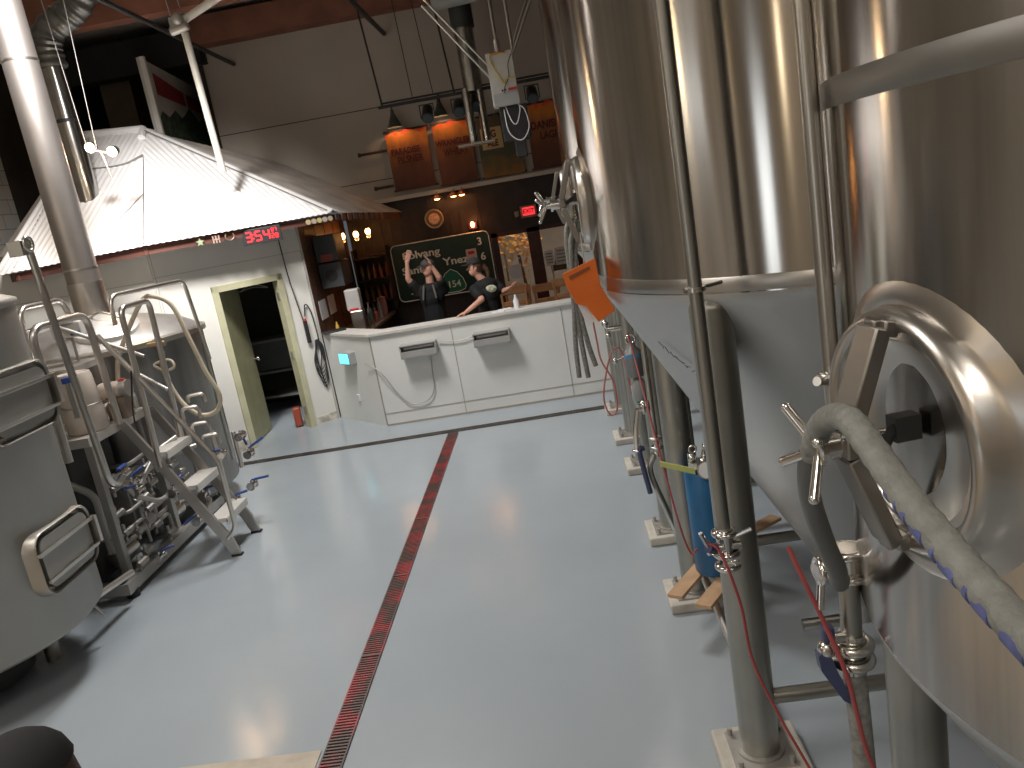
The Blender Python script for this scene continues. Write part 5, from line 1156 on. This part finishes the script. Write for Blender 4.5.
def person(label, base, h, yaw, sh_l, el_l, wr_l, hd_l, sh_r, el_r, wr_r, hd_r, lean=(0, 0, 0), headpos=None, face=None, cap_m=CAPG, hair=None, long_hair=False, printm=None, brim=True, vox=.0085, shirt_m=SHIRT):
    base = V(base); t = thing('person', label, 'person', base[:])
    face = V(face).normalized(); sd = V((0, 0, 1)).cross(face).normalized()
    hipz = base.z + h * .52; L = V(lean); chest = base + V((0, 0, h * .73)) + L; hip = V((base.x, base.y, hipz)); neck = base + V((0, 0, h * .83)) + L * 1.15
    hc = V(headpos) if headpos else neck + V((0, 0, h * .085))
    yv = V((math.cos(yaw), math.sin(yaw), 0)); sv = V((-yv.y, yv.x, 0))   # yv forward, sv left
    mb = M()
    mb.ball(chest, (.155, .155, .17), 20).ball(chest + V((0, 0, .10)), (.14, .14, .1), 18); mb.cap(chest, hip, .135, .135); mb.ball(hip, (.16, .15, .12), 18)
    mb.cap(neck - V((0, 0, .06)), hc - V((0, 0, .05)), .058, .052)
    mb.ball(hc, (.078, .082, .108), 22); mb.ball(hc + face * .025 - V((0, 0, .055)), (.055, .058, .055), 16)
    mb.cap(hc + face * .085 + V((0, 0, .01)), hc + face * .103 - V((0, 0, .02)), .008, .012, 8)
    mb.cap(hc + face * .078 - V((0, 0, .05)) + sd * .02, hc + face * .078 - V((0, 0, .05)) - sd * .02, .008, .008, 8)
    for s_ in (-1, 1): mb.ball(hc + sd * s_ * .08 - V((0, 0, .005)), (.014, .014, .03), 10)
    for S_, E_, W_, Hd, sg_ in ((sh_l, el_l, wr_l, hd_l, 1), (sh_r, el_r, wr_r, hd_r, -1)):
        S_, E_, W_ = V(S_), V(E_), V(W_)
        mb.cap(chest + V((0, 0, .1)), S_, .08, .062); mb.cap(S_, E_, .052, .040); mb.cap(E_, W_, .040, .026); hand(mb, W_, Hd[0], Hd[1], side=sg_)
    for s_ in (-1, 1):
        a = hip + sv * s_ * .085 - V((0, 0, .05)); k_ = base + sv * s_ * .10 + V((0, 0, h * .28)) + yv * .02; f_ = base + sv * s_ * .11 + V((0, 0, .07))
        mb.cap(a, k_, .085, .055); mb.cap(k_, f_, .055, .038); mb.cap(f_ - V((0, 0, .03)), f_ + yv * .15 - V((0, 0, .035)), .038, .03)
    b = mb.build('body', SKIN, t); remesh(b, vox)
    # clothes
    mb = M(); g = .014
    mb.ball(chest, (.155 + g, .155 + g, .17 + g), 20).ball(chest + V((0, 0, .10)), (.14 + g, .14 + g, .11), 18); mb.cap(chest, hip, .135 + g, .14 + g); mb.ball(hip, (.16 + g, .155 + g, .10), 18)
    for S_, E_ in ((sh_l, el_l), (sh_r, el_r)):
        S_, E_ = V(S_), V(E_); mb.cap(chest + V((0, 0, .1)), S_, .08 + g, .064 + g); mb.cap(S_, S_.lerp(E_, .62), .056 + g, .054 + g)
    mb.cap(neck - V((0, 0, .09)), neck - V((0, 0, .05)), .075, .066)
    s_o = mb.build('t_shirt', shirt_m, t); remesh(s_o, .012)
    mb = M(); mb.ball(hip - V((0, 0, .03)), (.17, .165, .11), 18)
    for s_ in (-1, 1):
        a = hip + sv * s_ * .085 - V((0, 0, .05)); k_ = base + sv * s_ * .10 + V((0, 0, h * .28)) + yv * .02; f_ = base + sv * s_ * .11 + V((0, 0, .10))
        mb.cap(a, k_, .095, .07); mb.cap(k_, f_, .07, .062)
    remesh(mb.build('trousers', DENIM, t), .014)
    for s_ in (-1, 1):
        f_ = base + sv * s_ * .11 + V((0, 0, .045)); mb = M(); mb.cap(f_ - yv * .06, f_ + yv * .19, .045, .040); mb.build('shoe', BLACKR, t)
    for s_ in (-1, 1): M().ball(hc + face * .071 + sd * s_ * .03 + V((0, 0, .012)), .011, 10).build('eye', DGREY, t)
    # hair + cap
    mb = M(); mb.ball(hc - face * .014 + V((0, 0, .012)), (.086, .090, .106), 20)
    if long_hair:
        q_ = hc - face * .10
        mb.tube([q_ + V((0, 0, .0)), q_ - face * .05 - V((0, 0, .06)), q_ - face * .055 - V((0, 0, .16)), q_ - face * .04 - V((0, 0, .26))], lambda f: .04 * (1 - .6 * f), 12)
    bm_ = mb.bm
    dl = [v_ for v_ in bm_.verts if (v_.co - hc).dot(face) > .035 and v_.co.z < hc.z + .05]
    bmesh.ops.delete(bm_, geom=dl, context='VERTS'); mb.build('hair', hair or HAIR, t)
    if cap_m:
        mb = M(); mb.ball(hc + V((0, 0, .045)), (.096, .100, .085), 22)
        dl = [v_ for v_ in mb.bm.verts if v_.co.z < hc.z + .035]; bmesh.ops.delete(mb.bm, geom=dl, context='VERTS')
        c_ = mb.build('cap', cap_m, t)
        if brim:
            mb = M(); q_ = hc + V((0, 0, .042))
            pts = [q_ + sd * .07 * math.cos(a) + face * (.06 + .10 * math.sin(a)) for a in [PI * k / 10 for k in range(11)]]
            mb.prism(pts, (0, 0, .008)); mb.build('cap_brim', cap_m, c_)
    if printm: M().ball(printm, (.075, .02, .05), 14).build('shirt_print', mat('print_cream', (.42, .42, .30), .8, 0, .5, 25), t)
    return t
# barman with raised arms
hcL = V((-1.60, 10.7, 1.77))
tL = person('person in a black t-shirt and grey cap raising both arms before the highway sign', (-1.62, 10.72, .08), 1.78, math.radians(215),
       sh_l=(-1.45, 10.74, 1.46), el_l=(-1.47, 10.62, 1.64), wr_l=(-1.53, 10.60, 1.79), hd_l=((-.35, 0, 1), (-1, -.3, 0)),
       sh_r=(-1.79, 10.72, 1.46), el_r=(-1.88, 10.64, 1.68), wr_r=(-1.85, 10.62, 1.90), hd_r=((.35, 0, .8), (.3, -1, 0)),
       headpos=hcL[:], face=(-.75, -.66, 0), cap_m=CAPG, hair=mat('grey_hair', (.25, .24, .23), .7))
M().tube([(-1.68, 10.56, 1.56), (-1.70, 10.535, 1.46), (-1.715, 10.53, 1.38)], .014, 8).tube([(-1.56, 10.56, 1.56), (-1.545, 10.535, 1.46), (-1.54, 10.53, 1.38)], .014, 8).build('lanyard', mat('pale_lanyard', (.13, .125, .11), .7), tL)
# barman leaning on the counter
tR = person('person in a black t-shirt and dark cap with a long ponytail leaning on the counter', (-.84, 10.22, .08), 1.76, math.radians(200),
       sh_l=(-.98, 10.12, 1.44), el_l=(-.90, 9.98, 1.33), wr_l=(-1.10, 9.84, 1.225), hd_l=((-.8, -.25, -.2), (.2, 0, -1)),
       sh_r=(-.72, 10.28, 1.45), el_r=(-.62, 10.2, 1.36), wr_r=(-.54, 10.02, 1.40), hd_r=((.5, -.6, .3), (0, 0, 1)),
       headpos=(-.94, 10.2, 1.72), face=(-.97, -.25, 0), cap_m=CAPD, hair=HAIR, long_hair=True, printm=(-.77, 10.075, 1.43))
# visitor directly below the camera
person('person in a dark cap at the bottom left corner, only the head in view', (-1.17, 1.22, 0), 1.68, math.radians(165),
       sh_l=(-1.19, 1.04, 1.34), el_l=(-1.24, .98, 1.08), wr_l=(-1.42, 1.0, .98), hd_l=((-1, .1, -.1), (0, 1, 0)),
       sh_r=(-1.15, 1.40, 1.34), el_r=(-1.20, 1.46, 1.08), wr_r=(-1.38, 1.42, .98), hd_r=((-1, -.1, -.1), (0, -1, 0)),
       headpos=(-1.115, 1.24, 1.575), face=(-1, .15, 0), cap_m=CAPD, hair=HAIR, brim=False)

# ------------------------------------------------------------------ lights
def area(name, loc, size, energy, col=(1, .96, .9), rot=(0, 0, 0), sy=None):
    l = bpy.data.lights.new(name, 'AREA'); l.energy = energy; l.color = col; l.size = size
    if sy: l.shape = 'RECTANGLE'; l.size_y = sy
    else: l.shape = 'DISK'
    o = bpy.data.objects.new(name, l); COL.objects.link(o); o.location = loc; o.rotation_euler = rot; return o
def spotl(name, loc, tgt, ang, energy, col, r=.2, blend=.5):
    l = bpy.data.lights.new(name, 'SPOT'); l.energy = energy; l.color = col; l.spot_size = math.radians(ang); l.spot_blend = blend; l.shadow_soft_size = r
    o = bpy.data.objects.new(name, l); COL.objects.link(o); o.location = loc
    o.rotation_euler = (V(tgt) - V(loc)).to_track_quat('-Z', 'Y').to_euler(); return o
spotl('high_bay_light', (-2.4, 7.6, 5.7), (-2.4, 7.4, 0), 112, 1050, (1, .98, .96), .6, .6)
spotl('high_bay_light', (-2.6, 2.6, 5.7), (-2.6, 2.6, 0), 128, 400, (1, .95, .9), .9)
spotl('high_bay_light', (-1.0, -1.5, 5.7), (-1.0, -1.5, 0), 130, 380, (1, .93, .84), .8)
spotl('roof_fill_light', (-3.6, 6.2, 5.6), (-4.7, 9.7, 3.0), 54, 1700, (1, .97, .95), .35, .8)  # extra spot added to brighten the white roof
for p, e, c in (((-5.6, 1.5, 4.2), 30, (1, .72, .38)), ((-5.4, -1.2, 4.4), 30, (1, .68, .34)), ((-3.0, -3.0, 4.3), 30, (1, .8, .55)), ((.3, -2.6, 4.6), 25, (.9, .95, 1))):
    lamp_light('streak_light', p, c, e * .8, .08)  # unseen lights added to draw thin streaks on the tank steel
area('rear_fill_light', (-5.6, -3.85, 2.2), 1.2, 38, (.86, .93, 1), (math.radians(90), 0, 0), 3.2)  # cool light added behind the camera for reflections, no door there
area('side_strip_light', (XL + .05, .8, 4.0), .5, 14, (.9, .95, 1), (0, math.radians(-90), 0), 2.4)  # unseen cool strip light by the left wall, no window built
w = bpy.data.worlds.new('world'); S.world = w; w.use_nodes = True
w.node_tree.nodes['Background'].inputs[0].default_value = (.5, .52, .55, 1); w.node_tree.nodes['Background'].inputs[1].default_value = .18
S.view_settings.view_transform = 'Standard'; S.view_settings.look = 'None'; S.view_settings.exposure = .0; S.view_settings.gamma = 1
S.view_settings.use_curve_mapping = False
